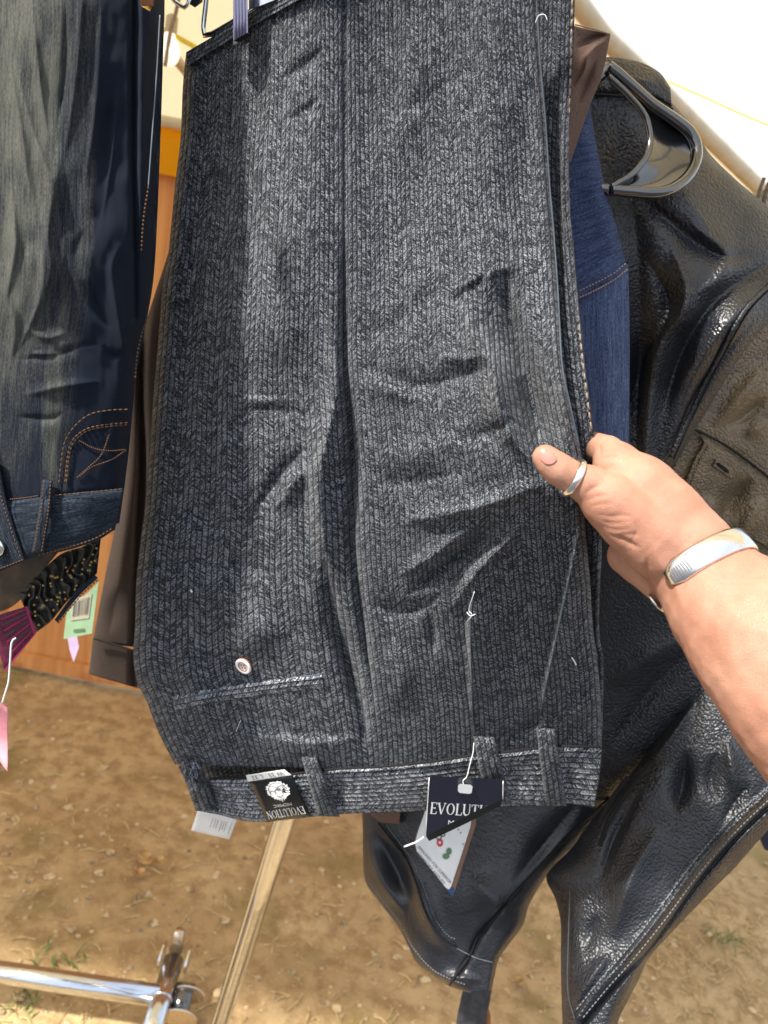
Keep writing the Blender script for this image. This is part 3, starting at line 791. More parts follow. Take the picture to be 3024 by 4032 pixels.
# the far side of the folded leg and the second leg, seen as a darker layer along the right edge
FAR_L = [(800, 190), (780, 800), (720, 1300), (680, 1800), (650, 2200), (650, 2560), (720, 2880), (800, 3150)]
FAR_R = [(2262, -620), (2262, 60), (2240, 640), (2262, 1000), (2300, 1400), (2338, 1700), (2350, 1900), (2372, 2120), (2362, 2330), (2362, 2500), (2378, 2620), (2368, 3000), (2342, 3155)]
D_far = lambda px, py: D_base(px, py) + .034
far_folds = [([(2200, 0), (2215, 500), (2235, 1000), (2270, 1500), (2310, 1800)], 26, .012, 'r'), ([(2235, 1100), (2260, 1400), (2300, 1700)], 12, -.006, 'r'), ([(2330, 2050), (2350, 2300), (2340, 2600)], 30, .014, 'r')]
sheet('second_leg', FAR_L, FAR_R, D_far, MAT['cord'], trousers, 150, 300, far_folds, th=.012, cords=86, extra=lambda px, py, s, t: trouser_noise(px + 400, py) - .02 * np.clip((.06 - s) / .06, 0, 1) ** 2)
# pale seam edges
for pts, nm in (([(2112, -60), (2130, 247), (2152, 494), (2168, 740), (2184, 925), (2200, 1150), (2216, 1432), (2245, 1580), (2285, 1760)], 'seam_edge'),):
    stitch_line(nm, [(x - 3, y) for x, y in pts], lambda a, b: S_cord(a, b) + .002, MAT['thread_blue'], trousers, 3.2, .002, n=160)
for pts in ([(2258, -40), (2246, 400), (2240, 640), (2258, 1000), (2296, 1400), (2332, 1690)],):
    stitch_line('seam_edge', [(x - 4, y) for x, y in pts], D_far, MAT['thread_tan'], trousers, 4.0, .002, dash=(3, 4), n=180)
stitch_line('pleat_edge', [(1862, 2850), (1858, 2700), (1853, 2450), (1872, 2290)], S_cord, MAT['thread_blue'], trousers, 2.2, .0008, n=60)
stitch_line('pocket_edge', [(2122, 2840), (2150, 2700), (2183, 2547), (2251, 2228)], S_cord, MAT['thread_blue'], trousers, 2.2, .0008, n=60)
# turned-up hem band at the cuff
HB = [(735, 207), (1060, 8), (1500, -240), (2110, -590)]; HC = [(738, 262), (1060, 66), (1500, -175), (2110, -525)]
sheet('cuff_hem', HB, HC, lambda a, b: S_cord(a, b) - .004, MAT['cord'], trousers, 12, 200, th=.008, cords=3, rot=False)

# waistband (ribs run along it)
WT = [(700, 3010), (760, 3052), (827, 3069), (987, 3066), (1160, 3050), (1320, 3031), (1500, 3022), (1700, 3002), (1853, 2979), (2005, 2963), (2110, 2950), (2227, 2941), (2370, 2946)]
WB = [(778, 3193), (862, 3208), (932, 3226), (1038, 3236), (1227, 3216), (1337, 3206), (1422, 3202), (1560, 3198), (1663, 3193), (1850, 3172), (1988, 3165), (2151, 3175), (2232, 3165), (2341, 3177)]
D_band = lambda a, b: D_base(a, b) - .005 - trouser_noise(a, b) * .7 - fold_field(np.atleast_1d(a), np.atleast_1d(b), BANDF).reshape(np.shape(a))
BANDF = [([(790, 3020), (820, 3100), (870, 3200)], 24, -.014, 'r'), ([(745, 3040), (800, 3150)], 40, .008, 'r'), ([(1100, 3060), (1150, 3210)], 60, .006, 'r'), ([(1320, 3050), (1345, 3200)], 26, -.010, 'r'), ([(2000, 2980), (2020, 3150)], 40, -.008, 'r'), ([(2235, 2950), (2240, 3160)], 22, -.008, 'r'), ([(1450, 3030), (1700, 3110), (1900, 3080)], 70, .004, 'r')]
sheet('waistband', WT, WB, D_band, MAT['cord_band'], trousers, 40, 420, th=.006, edge=.004, ep=8, cords=11)
# the ribs of the band run along its length: u across the band
stitch_line('waistband_seam', [(x, y - 3) for x, y in WT[2:]], lambda a, b: D_band(a, b) + .001, MAT['groove'], trousers, 4.5, .002, n=160)
# the inside of the waist opening behind the band
sheet('waistband_back', [(790, 3150), (1200, 3165), (1700, 3140), (2320, 3110)], [(800, 3196), (1200, 3206), (1700, 3186), (2335, 3166)], lambda a, b: D_base(a, b) + .05, MAT['cord_band'], trousers, 8, 120, th=.004, cords=3)
def belt_loop(top, bot, wt, wb, lift):
    t0, b0 = np.array(top, float), np.array(bot, float)
    L = [(t0[0] - wt / 2, t0[1]), tuple((t0 + b0) / 2 - np.array([(wt + wb) / 4, 0])), (b0[0] - wb / 2, b0[1])]
    R = [(t0[0] + wt / 2, t0[1] + 4), tuple((t0 + b0) / 2 + np.array([(wt + wb) / 4, 2])), (b0[0] + wb / 2, b0[1] + 2)]
    sheet('belt_loop', L, R, lambda a, b: D_band(a, b) - .004, MAT['cord'], trousers, 26, 50, th=.004, cords=4, edge=.004, ep=5,
          extra=lambda px, py, s, t: lift * np.sin(np.pi * np.clip(t, 0, 1)) ** .6)
belt_loop((1216, 2978), (1296, 3214), 62, 84, .011)
belt_loop((1904, 2898), (1965, 3166), 84, 100, .012)
belt_loop((2148, 2866), (2190, 3172), 74, 84, .011)
belt_loop((742, 2990), (815, 3192), 80, 90, .010)
# back pocket: welt and button
PW_T = [(676, 2740), (820, 2712), (970, 2688), (1120, 2668), (1268, 2652)]; PW_B = [(690, 2798), (820, 2770), (970, 2748), (1120, 2728), (1274, 2712)]
sheet('pocket_welt', PW_T, PW_B, lambda a, b: S_cord(a, b) - .0008, MAT['cord_band'], trousers, 14, 160, th=.003, edge=.002, ep=4, cords=3, extra=lambda px, py, s, t: .0018 * np.sin(np.pi * s) + .0005 * np.sin(t * 40))
stitch_line('pocket_stitching', [(672, 2762), (820, 2728), (880, 2716)], S_cord, MAT['thread_blue'], trousers, 3.5, .004, n=40)
stitch_line('pocket_stitching', [(1190, 2664), (1270, 2655)], S_cord, MAT['thread_blue'], trousers, 3.5, .004, n=20)
def surf_frame(px, py, S, step=40):
    """point, right and down vectors on a surface"""
    c = at1(px, py, S(np.array([px]), np.array([py]))[0]); x = at1(px + step, py, S(np.array([px + step]), np.array([py]))[0]) - at1(px - step, py, S(np.array([px - step]), np.array([py]))[0])
    y = at1(px, py + step, S(np.array([px]), np.array([py + step]))[0]) - at1(px, py - step, S(np.array([px]), np.array([py - step]))[0])
    x /= np.linalg.norm(x); y -= x * (y @ x); y /= np.linalg.norm(y); n = np.cross(x, y)
    if n @ FWD > 0: n = -n
    return c, x, y, n
def button(px, py, S, r, parent, tilt):
    c, x, y, n = surf_frame(px, py, S)
    n = n + tilt; n /= np.linalg.norm(n); x = np.cross(y, n); x /= np.linalg.norm(x); y = np.cross(n, x)
    def lathe(prof, name, mat, par):
        V, F = [], []; m = 28
        for rr, z in prof:
            for k in range(m): a = 2 * math.pi * k / m; V.append(c + n * z + rr * (math.cos(a) * x + math.sin(a) * y))
        for i in range(len(prof) - 1):
            for k in range(m): F.append((i * m + k, i * m + (k + 1) % m, (i + 1) * m + (k + 1) % m, (i + 1) * m + k))
        F.append(tuple((len(prof) - 1) * m + k for k in range(m)))
        return meshobj(name, V, F, mat, par)
    b = lathe([(r * .8, .001), (r * .98, .0025), (r * 1.0, .0042)], 'button', MAT['horn'], parent)
    lathe([(r * .99, .0042), (r * .98, .0052), (r * .85, .0056), (r * .62, .0054), (r * .56, .0046), (r * .5, .0044), (r * .02, .0044)], 'button_face', MAT['pearl'], b)
    m = MB()
    for k in range(24):
        a0, a1_ = 2 * math.pi * k / 24, 2 * math.pi * (k + 1) / 24
        q = lambda rr, z, a: c + n * z + rr * (math.cos(a) * x + math.sin(a) * y)
        m.add([q(r * .59, .0056, a0), q(r * .59, .0056, a1_), q(r * .50, .0050, a1_), q(r * .50, .0050, a0)], [(0, 1, 2, 3)])
    m.build('button_rim', MAT['horn'], b)
    m = MB()
    for sx in (-1, 1):
        for sy in (-1, 1):
            h = c + n * .0044 + x * sx * r * .19 + y * sy * r * .19; m.tube([h - n * .001, h + n * .0006], r * .11, 10)
    m.build('button_holes', MAT['horn'], b)
button(969, 2612, S_cord, .0080, trousers, np.array([-.20, 0, -.03]))

# sewn-in size label (lettering upside down, as the trousers hang)
lab = lambda a, b: D_band(a, b) - .0035
LQ = [(984, 3072), (1150, 3048), (1222, 3212), (1052, 3238)]
def bend_plate(name, quad, D, mat, parent, n=10, th=.0006, lift=0.0):
    q = np.asarray(quad, float); s, t = np.meshgrid(np.linspace(0, 1, n), np.linspace(0, 1, n))
    P = quad_map(quad)(np.stack([s.ravel(), t.ravel()], 1)); d = D(P[:, 0], P[:, 1]) - lift
    f = at(P[:, 0], P[:, 1], d); b = at(P[:, 0], P[:, 1], d + th); m = n * n; idx = np.arange(m).reshape(n, n)
    st = lambda a, b_: np.stack([a[:-1], b_[:-1], b_[1:], a[1:]], -1)
    F = np.concatenate([grid_faces(n, n), grid_faces(n, n, m, True), st(idx[:, 0], idx[:, 0] + m), st(idx[:, -1] + m, idx[:, -1]), st(idx[0] + m, idx[0]), st(idx[-1], idx[-1] + m)])
    return meshobj(name, np.vstack([f, b]), F, mat, parent, smooth=False)
lbl = bend_plate('size_label', LQ, lab, MAT['black_label'], trousers, lift=.001)
tab = bend_plate('size_tab', [(968, 3052), (1120, 3030), (1148, 3052), (976, 3078)], lab, MAT['white_card'], trousers, lift=.0022)
lab2 = lambda a, b: lab(a, b) - .001
def sub_quad(q, x0, y0, x1, y1):
    f = quad_map(q); return f(np.array([(x0, y0), (x1, y0), (x1, y1), (x0, y1)], float))
def flip(q): return np.asarray(q)[[2, 3, 0, 1]]
print_on('lettering', serif_mesh('EVOLUTION'), flip(sub_quad(LQ, .06, .76, .93, .93)), lab2, MAT['white_card'], lbl, .0006)
print_on('lettering', text_mesh('MCMXC'), flip(sub_quad(LQ, .28, .635, .70, .70)), lab2, MAT['white_card'], lbl, .0006)
print_on('size_lettering', text_mesh('W 33   L 32'), flip(sub_quad([(968, 3052), (1120, 3030), (1148, 3052), (976, 3078)], .12, .25, .88, .85)), lambda a, b: lab(a, b) - .0022, MAT['grey_print'], tab, .0006)
# embossed emblem: ragged white roundel with crossed strokes and a pointed fringe
def emblem(q, D, parent):
    V = [(.5, .42)]; n = 44
    for k in range(n):
        a = 2 * math.pi * k / n; r = .40 + .035 * math.cos(k * 2.9) + .02 * math.sin(k * 5.1); V.append((.5 + r * 1.05 * math.cos(a), .42 + r * math.sin(a)))
    F = [(0, 1 + k, 1 + (k + 1) % n) for k in range(n)]
    for k in range(5):
        x = .34 + .08 * k; j = len(V); V += [(x - .05, .74), (x + .05, .74), (x + .01, .98 - .07 * abs(k - 2))]; F.append((j, j + 1, j + 2))
    e = print_on('emblem', (np.array(V), F), q, D, MAT['white_card'], parent, .0008)
    V, F = [], []
    def arc(cx, cy, r0, a0, a1, w):
        for k in range(8):
            u0, u1 = a0 + (a1 - a0) * k / 8, a0 + (a1 - a0) * (k + 1) / 8; j = len(V)
            V.extend([(cx + r0 * math.cos(u0), cy + r0 * math.sin(u0)), (cx + r0 * math.cos(u1), cy + r0 * math.sin(u1)), (cx + (r0 + w) * math.cos(u1), cy + (r0 + w) * math.sin(u1)), (cx + (r0 + w) * math.cos(u0), cy + (r0 + w) * math.sin(u0))]); F.append((j, j + 1, j + 2, j + 3))
    for cx, cy, r in ((.32, .36, .14), (.66, .38, .14), (.5, .5, .12), (.28, .52, .09), (.72, .54, .09)): arc(cx, cy, r, 2.6, 6.2, .028)
    arc(.5, .62, .09, .2, 2.9, .03); arc(.5, .3, .1, .5, 2.6, .03); arc(.5, .42, .33, 2.8, 6.6, .02)
    print_on('emblem_lines', (np.array(V), F), q, D, MAT['grey_print'], e, .0012)
    j = print_on('emblem_shade', (np.array([(.38, .3), (.56, .24), (.62, .34), (.5, .42), (.36, .4)]), [(0, 1, 2, 3, 4)]), q, D, MAT['pale_print'], e, .0010)
emblem(sub_quad(LQ, .22, .10, .84, .62), lab2, lbl)
# care label below the band
CQ = [(778, 3190), (934, 3222), (904, 3305), (752, 3270)]
care_D = lambda a, b: D_base(a, b) + .008 + .00008 * (b - 3190)
care = bend_plate('care_label', CQ, care_D, MAT['white_card'], trousers)
m = []
for x in (.42, .50, .56, .66, .72, .78, .9):
    ln = random.uniform(.35, .6); m.append((x, .25, x + .022, .25 + ln))
V = []; F = []
for (a, b, c, d) in m:
    k = 0; y = b
    while y < d:
        e = min(d, y + random.uniform(.03, .09)); j = len(V); V += [(a, y), (c, y), (c, e), (a, e)]; F.append((j, j + 1, j + 2, j + 3)); y = e + .02
print_on('care_print', (np.array(V), F), CQ, care_D, MAT['pale_print'], care, .0006)

# lint and loose threads on the cloth
def lint(pts, r=1.6, off=.004, n=14):
    return stitch_line('loose_thread', pts, S_cord, MAT['white_plastic'], trousers, r, off, n=n)
lint([(1868, 2330), (1846, 2400), (1860, 2420), (1840, 2445)]); lint([(1838, 2410), (1852, 2425), (1872, 2418)])
lint([(2252, 2590), (2262, 2605), (2268, 2618)], 3.0); lint([(750, 2322), (757, 2332)], 3.0)
lint([(2108, 90), (2120, 62), (2145, 58), (2155, 80)]); lint([(930, 2880), (942, 2850), (948, 2835)], 1.0)

# ------------------------------------------------------------------ hang tag of the trousers
TD = lambda a, b: D_base(np.asarray(a, float), np.asarray(b, float)) - .030
TP = [(1690, 3062), (1700, 3054), (1972, 3068), (1981, 3076), (1980, 3146), (1676, 3291)]
htag = thing('hang_tag', at1(1676, 3291, .585), 'dark navy card hang tag with white capital lettering, hung from the corduroy waistband', 'hang tag')
px_poly_plate(TP, TD, .0008).build('card', MAT['navy_card'], htag)
px_poly_plate([(1676, 3291), (1980, 3146), (1972, 3172), (1840, 3240), (1690, 3312)], lambda a, b: TD(a, b) + .003 + .0002 * 0, .0008).build('folded_corner', MAT['black_label'], htag)
for i, (e0, e1) in enumerate((((1690, 3062), (1676, 3291)), ((1981, 3076), (1980, 3146)))):
    stitch_line('card_edge', [e0, e1], TD, MAT['white_card'], htag, 2.0, .0002, n=6)
EQ = [(1697, 3160), (1975, 3176), (1972, 3218), (1692, 3203)]
def clip_print(VF, quad, name):
    """print that runs out at the folded corner of the card"""
    V, F = VF; P = quad_map(quad)(np.asarray(V, float)); Vn, Fn = [], []
    g = lambda p: 3288 + (p[0] - 1676) * (3143 - 3288) / (1980 - 1676) - p[1]
    for f in F:
        pts = [P[i] for i in f]; out = []
        for i in range(len(pts)):
            a, b = pts[i], pts[(i + 1) % len(pts)]; ga, gb = g(a), g(b)
            if ga >= 0: out.append(a)
            if ga * gb < 0: out.append(a + (b - a) * ga / (ga - gb))
        if len(out) > 2:
            k = len(Vn); Vn += out; Fn.append(tuple(range(k, k + len(out))))
    Vn = np.array(Vn); meshobj(name, at(Vn[:, 0], Vn[:, 1], TD(Vn[:, 0], Vn[:, 1]) - .0006), Fn, MAT['white_card'], htag, smooth=False)
clip_print(serif_mesh('EVOLUTION'), EQ, 'lettering'); clip_print(text_mesh('MCMXC'), [(1766, 3229), (1890, 3240), (1887, 3258), (1764, 3248)], 'lettering')
ST = [(1804, 3092), (1812, 3086), (1853, 3090), (1861, 3097), (1857, 3122), (1849, 3126), (1810, 3122), (1803, 3115)]
px_poly_plate(ST, lambda a, b: TD(a, b) - .004, .0036).build('plastic_stopper', MAT['white_plastic'], htag)
P = np.array([(1825, 3090), (1824, 3072), (1838, 3058), (1850, 3010), (1862, 2965), (1866, 2925)]); Pq = spline(P, 24); dd = np.interp(np.linspace(0, 1, 24), [0, .4, 1], [-.033, -.026, -.012])
MB().tube(at(Pq[:, 0], Pq[:, 1], D_base(Pq[:, 0], Pq[:, 1]) + dd), .0004, 6).build('plastic_thread', MAT['white_plastic'], htag, True)
Pq = spline([(1668, 3296), (1640, 3315), (1592, 3334)], 10); MB().tube(at(Pq[:, 0], Pq[:, 1], TD(Pq[:, 0], Pq[:, 1]) - .001), .0008, 6).build('thread_end', MAT['white_plastic'], htag, True)

# ------------------------------------------------------------------ trouser hanger with clip
hg = thing('trouser_hanger', at1(960, 60, .585), 'chrome wire trouser hanger with a ribbed clip gripping the corduroy cuff', 'hanger')
hd = lambda px, py: D_base(px, py) + .004
hp = spline([(838, -700), (828, -200), (812, 0), (800, 105), (806, 140), (830, 136), (920, 84), (1010, 32), (1300, -130), (1800, -420)], 60)
MB().tube(at(hp[:, 0], hp[:, 1], hd(hp[:, 0], hp[:, 1])), .0019, 10).build('hanger_wire', MAT['chrome'], hg, True)
hp2 = [at1(838, -700, float(hd(np.array(838.), np.array(-700.)))), np.array([-.02, RAILY, RAILZ - .1]), np.array([-.02, RAILY, RAILZ + .014])]
MB().tube(spline(hp2, 20), .0019, 8).build('hook', MAT['chrome'], hg, True)
MAT['clear_plastic'] = mat_plain('smoke_plastic', (.17, .17, .27), .12, grain=.05, scale=30)
CD = lambda a, b: S_cord(np.asarray(a, float), np.asarray(b, float)) * 0 + D_base(np.asarray(a, float), np.asarray(b, float)) - .018
px_poly_plate([(918, -260), (972, -260), (977, 150), (918, 178)], CD, .006).build('clip_pad', MAT['black_plastic'], hg)
clip = px_poly_plate([(918, -260), (974, -260), (976, 128), (919, 158)], lambda a, b: CD(a, b) - .004, .0035).build('clip_jaw', MAT['clear_plastic'], hg)
for k, x in enumerate((926, 938, 950, 962)):
    Pq = spline([(x, -255), (x + 1, 155 - k * 7)], 8); MB().tube(at(Pq[:, 0], Pq[:, 1], CD(Pq[:, 0], Pq[:, 1]) - .0045), .00085, 8).build('clip_rib', MAT['clear_plastic'], clip, True)
px_poly_plate([(980, -60), (1090, -120), (1090, -4), (980, 40)], lambda a, b: CD(a, b) + .004, .004).build('clip_spring', MAT['chrome'], hg)
# the neighbouring hanger's wire end at the top edge
h2 = thing('wire_hanger', at1(720, 20, .72), 'chrome wire end of another hanger at the top edge beside the jeans', 'hanger')
hp = spline([(560, -300), (660, -40), (715, 24), (735, 22), (742, 0), (760, -60)], 30); MB().tube(at(hp[:, 0], hp[:, 1], np.full(30, .72)), .0020, 8).build('hanger_wire', MAT['chrome'], h2, True)
px_poly_plate([(734, -160), (800, -160), (798, 8), (768, 30), (742, 14)], .735, .012).build('clip_pad', MAT['black_plastic'], h2)

# ================================================================== blue jeans at the left
D_jean = tps([(-500, -100, .55), (0, 0, .525), (350, 0, .51), (640, 0, .54), (-500, 1000, .55), (0, 1000, .52), (350, 1000, .505), (600, 1000, .535), (-400, 2100, .56), (0, 2100, .525), (300, 2100, .515), (460, 2080, .54)])
JF = [
 ([(330, -100), (300, 300), (250, 640)], 16, 0.0030, 'r'),
 ([(260, -80), (255, 300), (215, 560)], 14, -0.0030, 'r'),
 ([(400, 0), (380, 400), (330, 760)], 18, 0.0035, 'r'),
 ([(120, -60), (150, 260), (190, 560)], 16, 0.0040, 'r'),
 ([(470, 300), (440, 620), (400, 880)], 16, 0.0040, 'r'),
 ([(180, 900), (200, 1050), (150, 1250)], 18, 0.0040, 'r'),
 ([(260, 1000), (270, 1120), (230, 1260)], 14, -0.0030, 'r'),
 ([(40, 700), (60, 950), (20, 1200)], 20, 0.0050, 'r'),
 ([(350, 1100), (400, 1240), (440, 1300)], 18, -0.0040, 'r'),
 ([(60, 250), (130, 520), (200, 720), (196, 830), (180, 1000), (150, 1200), (60, 1400)], 22, .007, 'r'),
 ([(30, 200), (80, 480), (110, 700), (140, 820)], 20, .005, 'r'),
 ([(240, 560), (215, 760), (200, 860)], 26, .004, 'r'),
 ([(330, 900), (300, 1000), (330, 1100)], 30, -.004, 'r'),
 ([(440, 300), (420, 700), (380, 900), (330, 1000)], 60, -.006, 'r'),
 ([(480, 950), (440, 1050), (455, 1180), (480, 1330), (520, 1480)], 26, .007, 'r'),
 ([(400, 1380), (450, 1400), (500, 1390)], 14, -.003, 'r'), ([(60, 1420), (200, 1400), (380, 1360), (440, 1390)], 16, -.003, 'r'),
 ([(80, 1560), (250, 1520), (400, 1500)], 18, .003, 'r'), ([(60, 1640), (200, 1650), (250, 1620)], 16, -.003, 'r'),
 ([(0, 1100), (60, 1280), (40, 1420)], 24, .005, 'r'), ([(100, 1290), (180, 1330), (260, 1310)], 14, .002, 'r'),
 ([(250, 1390), (330, 1370), (420, 1360)], 12, .002, 'r'), ([(120, 1390), (190, 1396), (250, 1390)], 12, .003, 'r'),
 ([(530, -100), (528, 500), (532, 1000), (530, 1250)], 14, -.009, 'full'),
 ([(560, -100), (560, 500), (560, 1000)], 24, .004, 'r'),
 ([(20, 1980), (230, 1955), (480, 1925)], 12, -.002, 'r'),
]
def jean_noise(px, py): return .003 * vnoise(px / 150, py / 220, 21) + .0014 * vnoise(px / 60, py / 80, 22) + .0008 * vnoise(px / 22, py / 60, 23)
def S_jean(px, py):
    a = np.atleast_1d(np.asarray(px, float)); b = np.atleast_1d(np.asarray(py, float))
    return (D_jean(a, b) - fold_field(a, b, JF) - jean_noise(a, b)).reshape(np.shape(px))
JL = [(-420, -900), (-420, -200), (-430, 400), (-430, 1000), (-440, 1500), (-430, 2000), (-400, 2260)]
JR = [(640, -900), (640, -200), (648, 60), (632, 200), (620, 400), (613, 700), (602, 1000), (590, 1150), (560, 1300), (536, 1400), (526, 1550), (513, 1650), (501, 1750), (495, 1880), (482, 1960), (452, 2088)]
jeans = thing('blue_jeans', at1(200, 2200, .48), 'dark blue jeans with faded thighs and orange stitching hung upside down at the left', 'jeans')
def jean_fade(t, x, y):
    y = t.math('SUBTRACT', y, .125)
    # worn areas, in metres from the hidden left edge and from the hem
    def blob(cx, cy, rx, ry, k=1.0):
        a = t.math('DIVIDE', t.math('SUBTRACT', x, cx), rx); b = t.math('DIVIDE', t.math('SUBTRACT', y, cy), ry)
        r = t.math('SQRT', t.math('ADD', t.math('MULTIPLY', a, a), t.math('MULTIPLY', b, b)))
        return t.math('MULTIPLY', t.mrange(r, 1.25, .35), k)
    wv = t.noise(t.vec(t.math('MULTIPLY', x, 46.0), t.math('MULTIPLY', y, 10.0)), 1.0, 3)
    f = t.math('MAXIMUM', blob(.122, .07, .064, .25, .66), blob(.095, .25, .040, .13, .5))
    for cx, cy, rx, ry, k in ((.170, .27, .013, .10, .7), (.186, .10, .012, .30, .30), (.05, .12, .02, .2, .55), (.085, .33, .045, .05, .45), (.12, .30, .05, .05, .25)):
        f = t.math('MAXIMUM', f, blob(cx, cy, rx, ry, k))
    f = t.math('MULTIPLY', f, t.mrange(wv, .3, .65, .55, 1.05))
    return t.math('ADD', f, .04)
MAT['jean'] = mat_denim('faded_denim', (.006, .010, .020), (.115, .117, .095), jean_fade, twill=3600.0)
MAT['jean_dark'] = mat_denim('dark_denim', (.007, .012, .022), (.12, .15, .18), None, twill=3600.0, fadeamt=.22)
sheet('leg', JL, JR, D_jean, MAT['jean'], jeans, 260, 560, JF, th=.006, uvscale=1.0, extra=lambda px, py, s, t: jean_noise(px, py) - .03 * np.clip((s - .93) / .07, 0, 1) ** 2)
sheet('far_leg', [(-380, -900), (-380, 1000), (-380, 2230)], [(652, -900), (652, -200), (640, 300), (622, 800), (604, 1100), (566, 1320), (534, 1500), (505, 1800), (470, 2060)], lambda a, b: D_jean(a, b) + .035, MAT['jean_dark'], jeans, 60, 160, th=.01, uvscale=1.0)
BL = lambda a, b: S_jean(a, b) - .0035
sheet('waistband', [(-420, 2010), (0, 1975), (140, 1960), (300, 1940), (486, 1922)], [(-400, 2290), (0, 2236), (130, 2196), (260, 2168), (380, 2130), (450, 2086)], BL, MAT['jean_dark'], jeans, 24, 160, th=.006, edge=.003, ep=6, uvscale=1.0)
sheet('belt_loop', [(165, 1888), (150, 2030), (124, 2176)], [(208, 1892), (196, 2030), (172, 2182)], lambda a, b: BL(a, b) - .003, MAT['jean_dark'], jeans, 12, 30, th=.004, edge=.003, ep=4, uvscale=1.0, extra=lambda px, py, s, t: .006 * np.sin(np.pi * t))
for off in (8, 36): stitch_line('loop_stitching', [(165 + off, 1895), (150 + off * 1.05, 2030), (124 + off * 1.1, 2172)], lambda a, b: BL(a, b) - .008 + .004 * abs((b - 2030) / 140), MAT['thread_orange'], jeans, 3.2, .0025, dash=(2, 3), n=60)
sheet('fly_flap', [(-120, 1780), (-110, 2000), (-90, 2290)], [(-8, 1800), (30, 1990), (98, 2206)], lambda a, b: BL(a, b) - .005, MAT['jean_dark'], jeans, 24, 40, th=.006, edge=.003, ep=5, uvscale=1.0)
stitch_line('fly_stitching', [(-20, 1840), (14, 1990), (84, 2200)], lambda a, b: BL(a, b) - .006, MAT['thread_orange'], jeans, 3.2, .002, dash=(2, 3), n=70)
stitch_line('fly_stitching', [(92, 2204), (40, 2224), (-60, 2262)], lambda a, b: BL(a, b) - .006, MAT['thread_orange'], jeans, 3.2, .002, dash=(2, 3), n=40)
c, x, y, n = surf_frame(-4, 2146, lambda a, b: BL(a, b) - .006)
MB().tube([c + n * .001, c + n * .004, c + n * .005], [.0075, .0075, .005], 22).build('button', MAT['silver'], jeans, True)
for pts in ([(40, 1966), (100, 1960), (150, 1952)], [(214, 1950), (330, 1940), (480, 1925)]): stitch_line('band_stitching', pts, BL, MAT['thread_orange'], jeans, 3.0, .0016, dash=(3, 4), n=60)
stitch_line('band_stitching', [(150, 2186), (260, 2158), (370, 2122), (440, 2082)], BL, MAT['thread_orange'], jeans, 3.4, .0016, dash=(3, 4), n=80)
# front pocket with its double stitched curve and coin pocket
for pts in ([(232, 1905), (250, 1760), (285, 1690), (350, 1634), (430, 1616), (516, 1612)], [(256, 1900), (266, 1800), (285, 1735), (340, 1690), (420, 1672), (512, 1664)], [(262, 1900), (272, 1800), (291, 1741), (344, 1697), (422, 1680), (510, 1672)],
            [(312, 1735), (370, 1765), (430, 1775), (496, 1770)], [(430, 1712), (400, 1790), (350, 1840), (300, 1885)], [(496, 1772), (440, 1810), (360, 1840), (310, 1880)]):
    stitch_line('pocket_stitching', pts, S_jean, MAT['thread_orange'], jeans, 3.4, .0014, dash=(3, 4), n=90)
stitch_line('side_seam', [(585, 735), (566, 860), (556, 1000)], S_jean, MAT['thread_orange'], jeans, 4.5, .0012, dash=(2, 3), n=50)
stitch_line('side_seam', [(583, 1245), (555, 1330), (540, 1400), (532, 1500)], S_jean, MAT['thread_orange'], jeans, 4.5, .0012, dash=(2, 3), n=50)
stitch_line('leg_edge', [(630, 60), (616, 300), (600, 520), (584, 735)], S_jean, MAT['thread_grey'], jeans, 2.6, .0012, n=60)
# inside of the waist: brown lining, gathered elastic with gold stars, magenta label
ID = lambda a, b: D_jean(np.asarray(a, float), np.asarray(b, float)) + .045
MAT['lining'] = mat_plain('brown_satin', (.085, .058, .035), .4, grain=.2, scale=30)
MAT['ruched'] = mat_plain('black_gathered', (.05, .05, .045), .75, grain=.2, scale=200)
sheet('lining', [(-380, 2250), (-50, 2220), (120, 2180), (250, 2150)], [(-380, 2560), (-60, 2430), (60, 2380), (150, 2270)], lambda a, b: ID(a, b) + .004, MAT['lining'], jeans, 24, 50, th=.003, extra=lambda px, py, s, t: .006 * vnoise(px / 40, py / 60, 31))
def ruche(px, py, s, t): return .0055 * np.sin(t * 58 + 2.2 * np.sin(s * 9) + 5 * vnoise(px / 30, py / 30, 33)) * np.sin(np.pi * s) ** .3 + .004 * vnoise(px / 25, py / 25, 34)
sheet('gathered_waist', [(398, 2112), (330, 2150), (240, 2182), (150, 2262), (72, 2338)], [(382, 2258), (330, 2300), (262, 2370), (200, 2446), (140, 2492)], ID, MAT['ruched'], jeans, 60, 180, th=.006, edge=.004, ep=5, extra=ruche)
V, F = [], []
for k in range(48):
    t = random.uniform(.03, .97); s = random.uniform(.12, .95)
    L = np.array([np.interp(t, [0, .25, .5, .75, 1], [398, 330, 240, 150, 72]), np.interp(t, [0, .25, .5, .75, 1], [2112, 2150, 2182, 2262, 2338])]); R = np.array([np.interp(t, [0, .25, .5, .75, 1], [382, 330, 262, 200, 140]), np.interp(t, [0, .25, .5, .75, 1], [2258, 2300, 2370, 2446, 2492])])
    c = L * (1 - s) + R * s; a0 = random.uniform(0, 6); d = float(ID(np.array(c[0]), np.array(c[1]))) - .010
    P = [(c[0] + (7 if i % 2 == 0 else 2.6) * math.cos(a0 + i * math.pi / 5), c[1] + (7 if i % 2 == 0 else 2.6) * math.sin(a0 + i * math.pi / 5)) for i in range(10)]
    j = len(V); V += [at1(p[0], p[1], d) for p in P] + [at1(c[0], c[1], d - .0012)]; F += [(j + i, j + (i + 1) % 10, j + 10) for i in range(10)]
o = meshobj('star_embroidery', V, F, mat_plain('gold_thread', (.62, .44, .17), .5), jeans, smooth=False); o['kind'] = 'stuff'
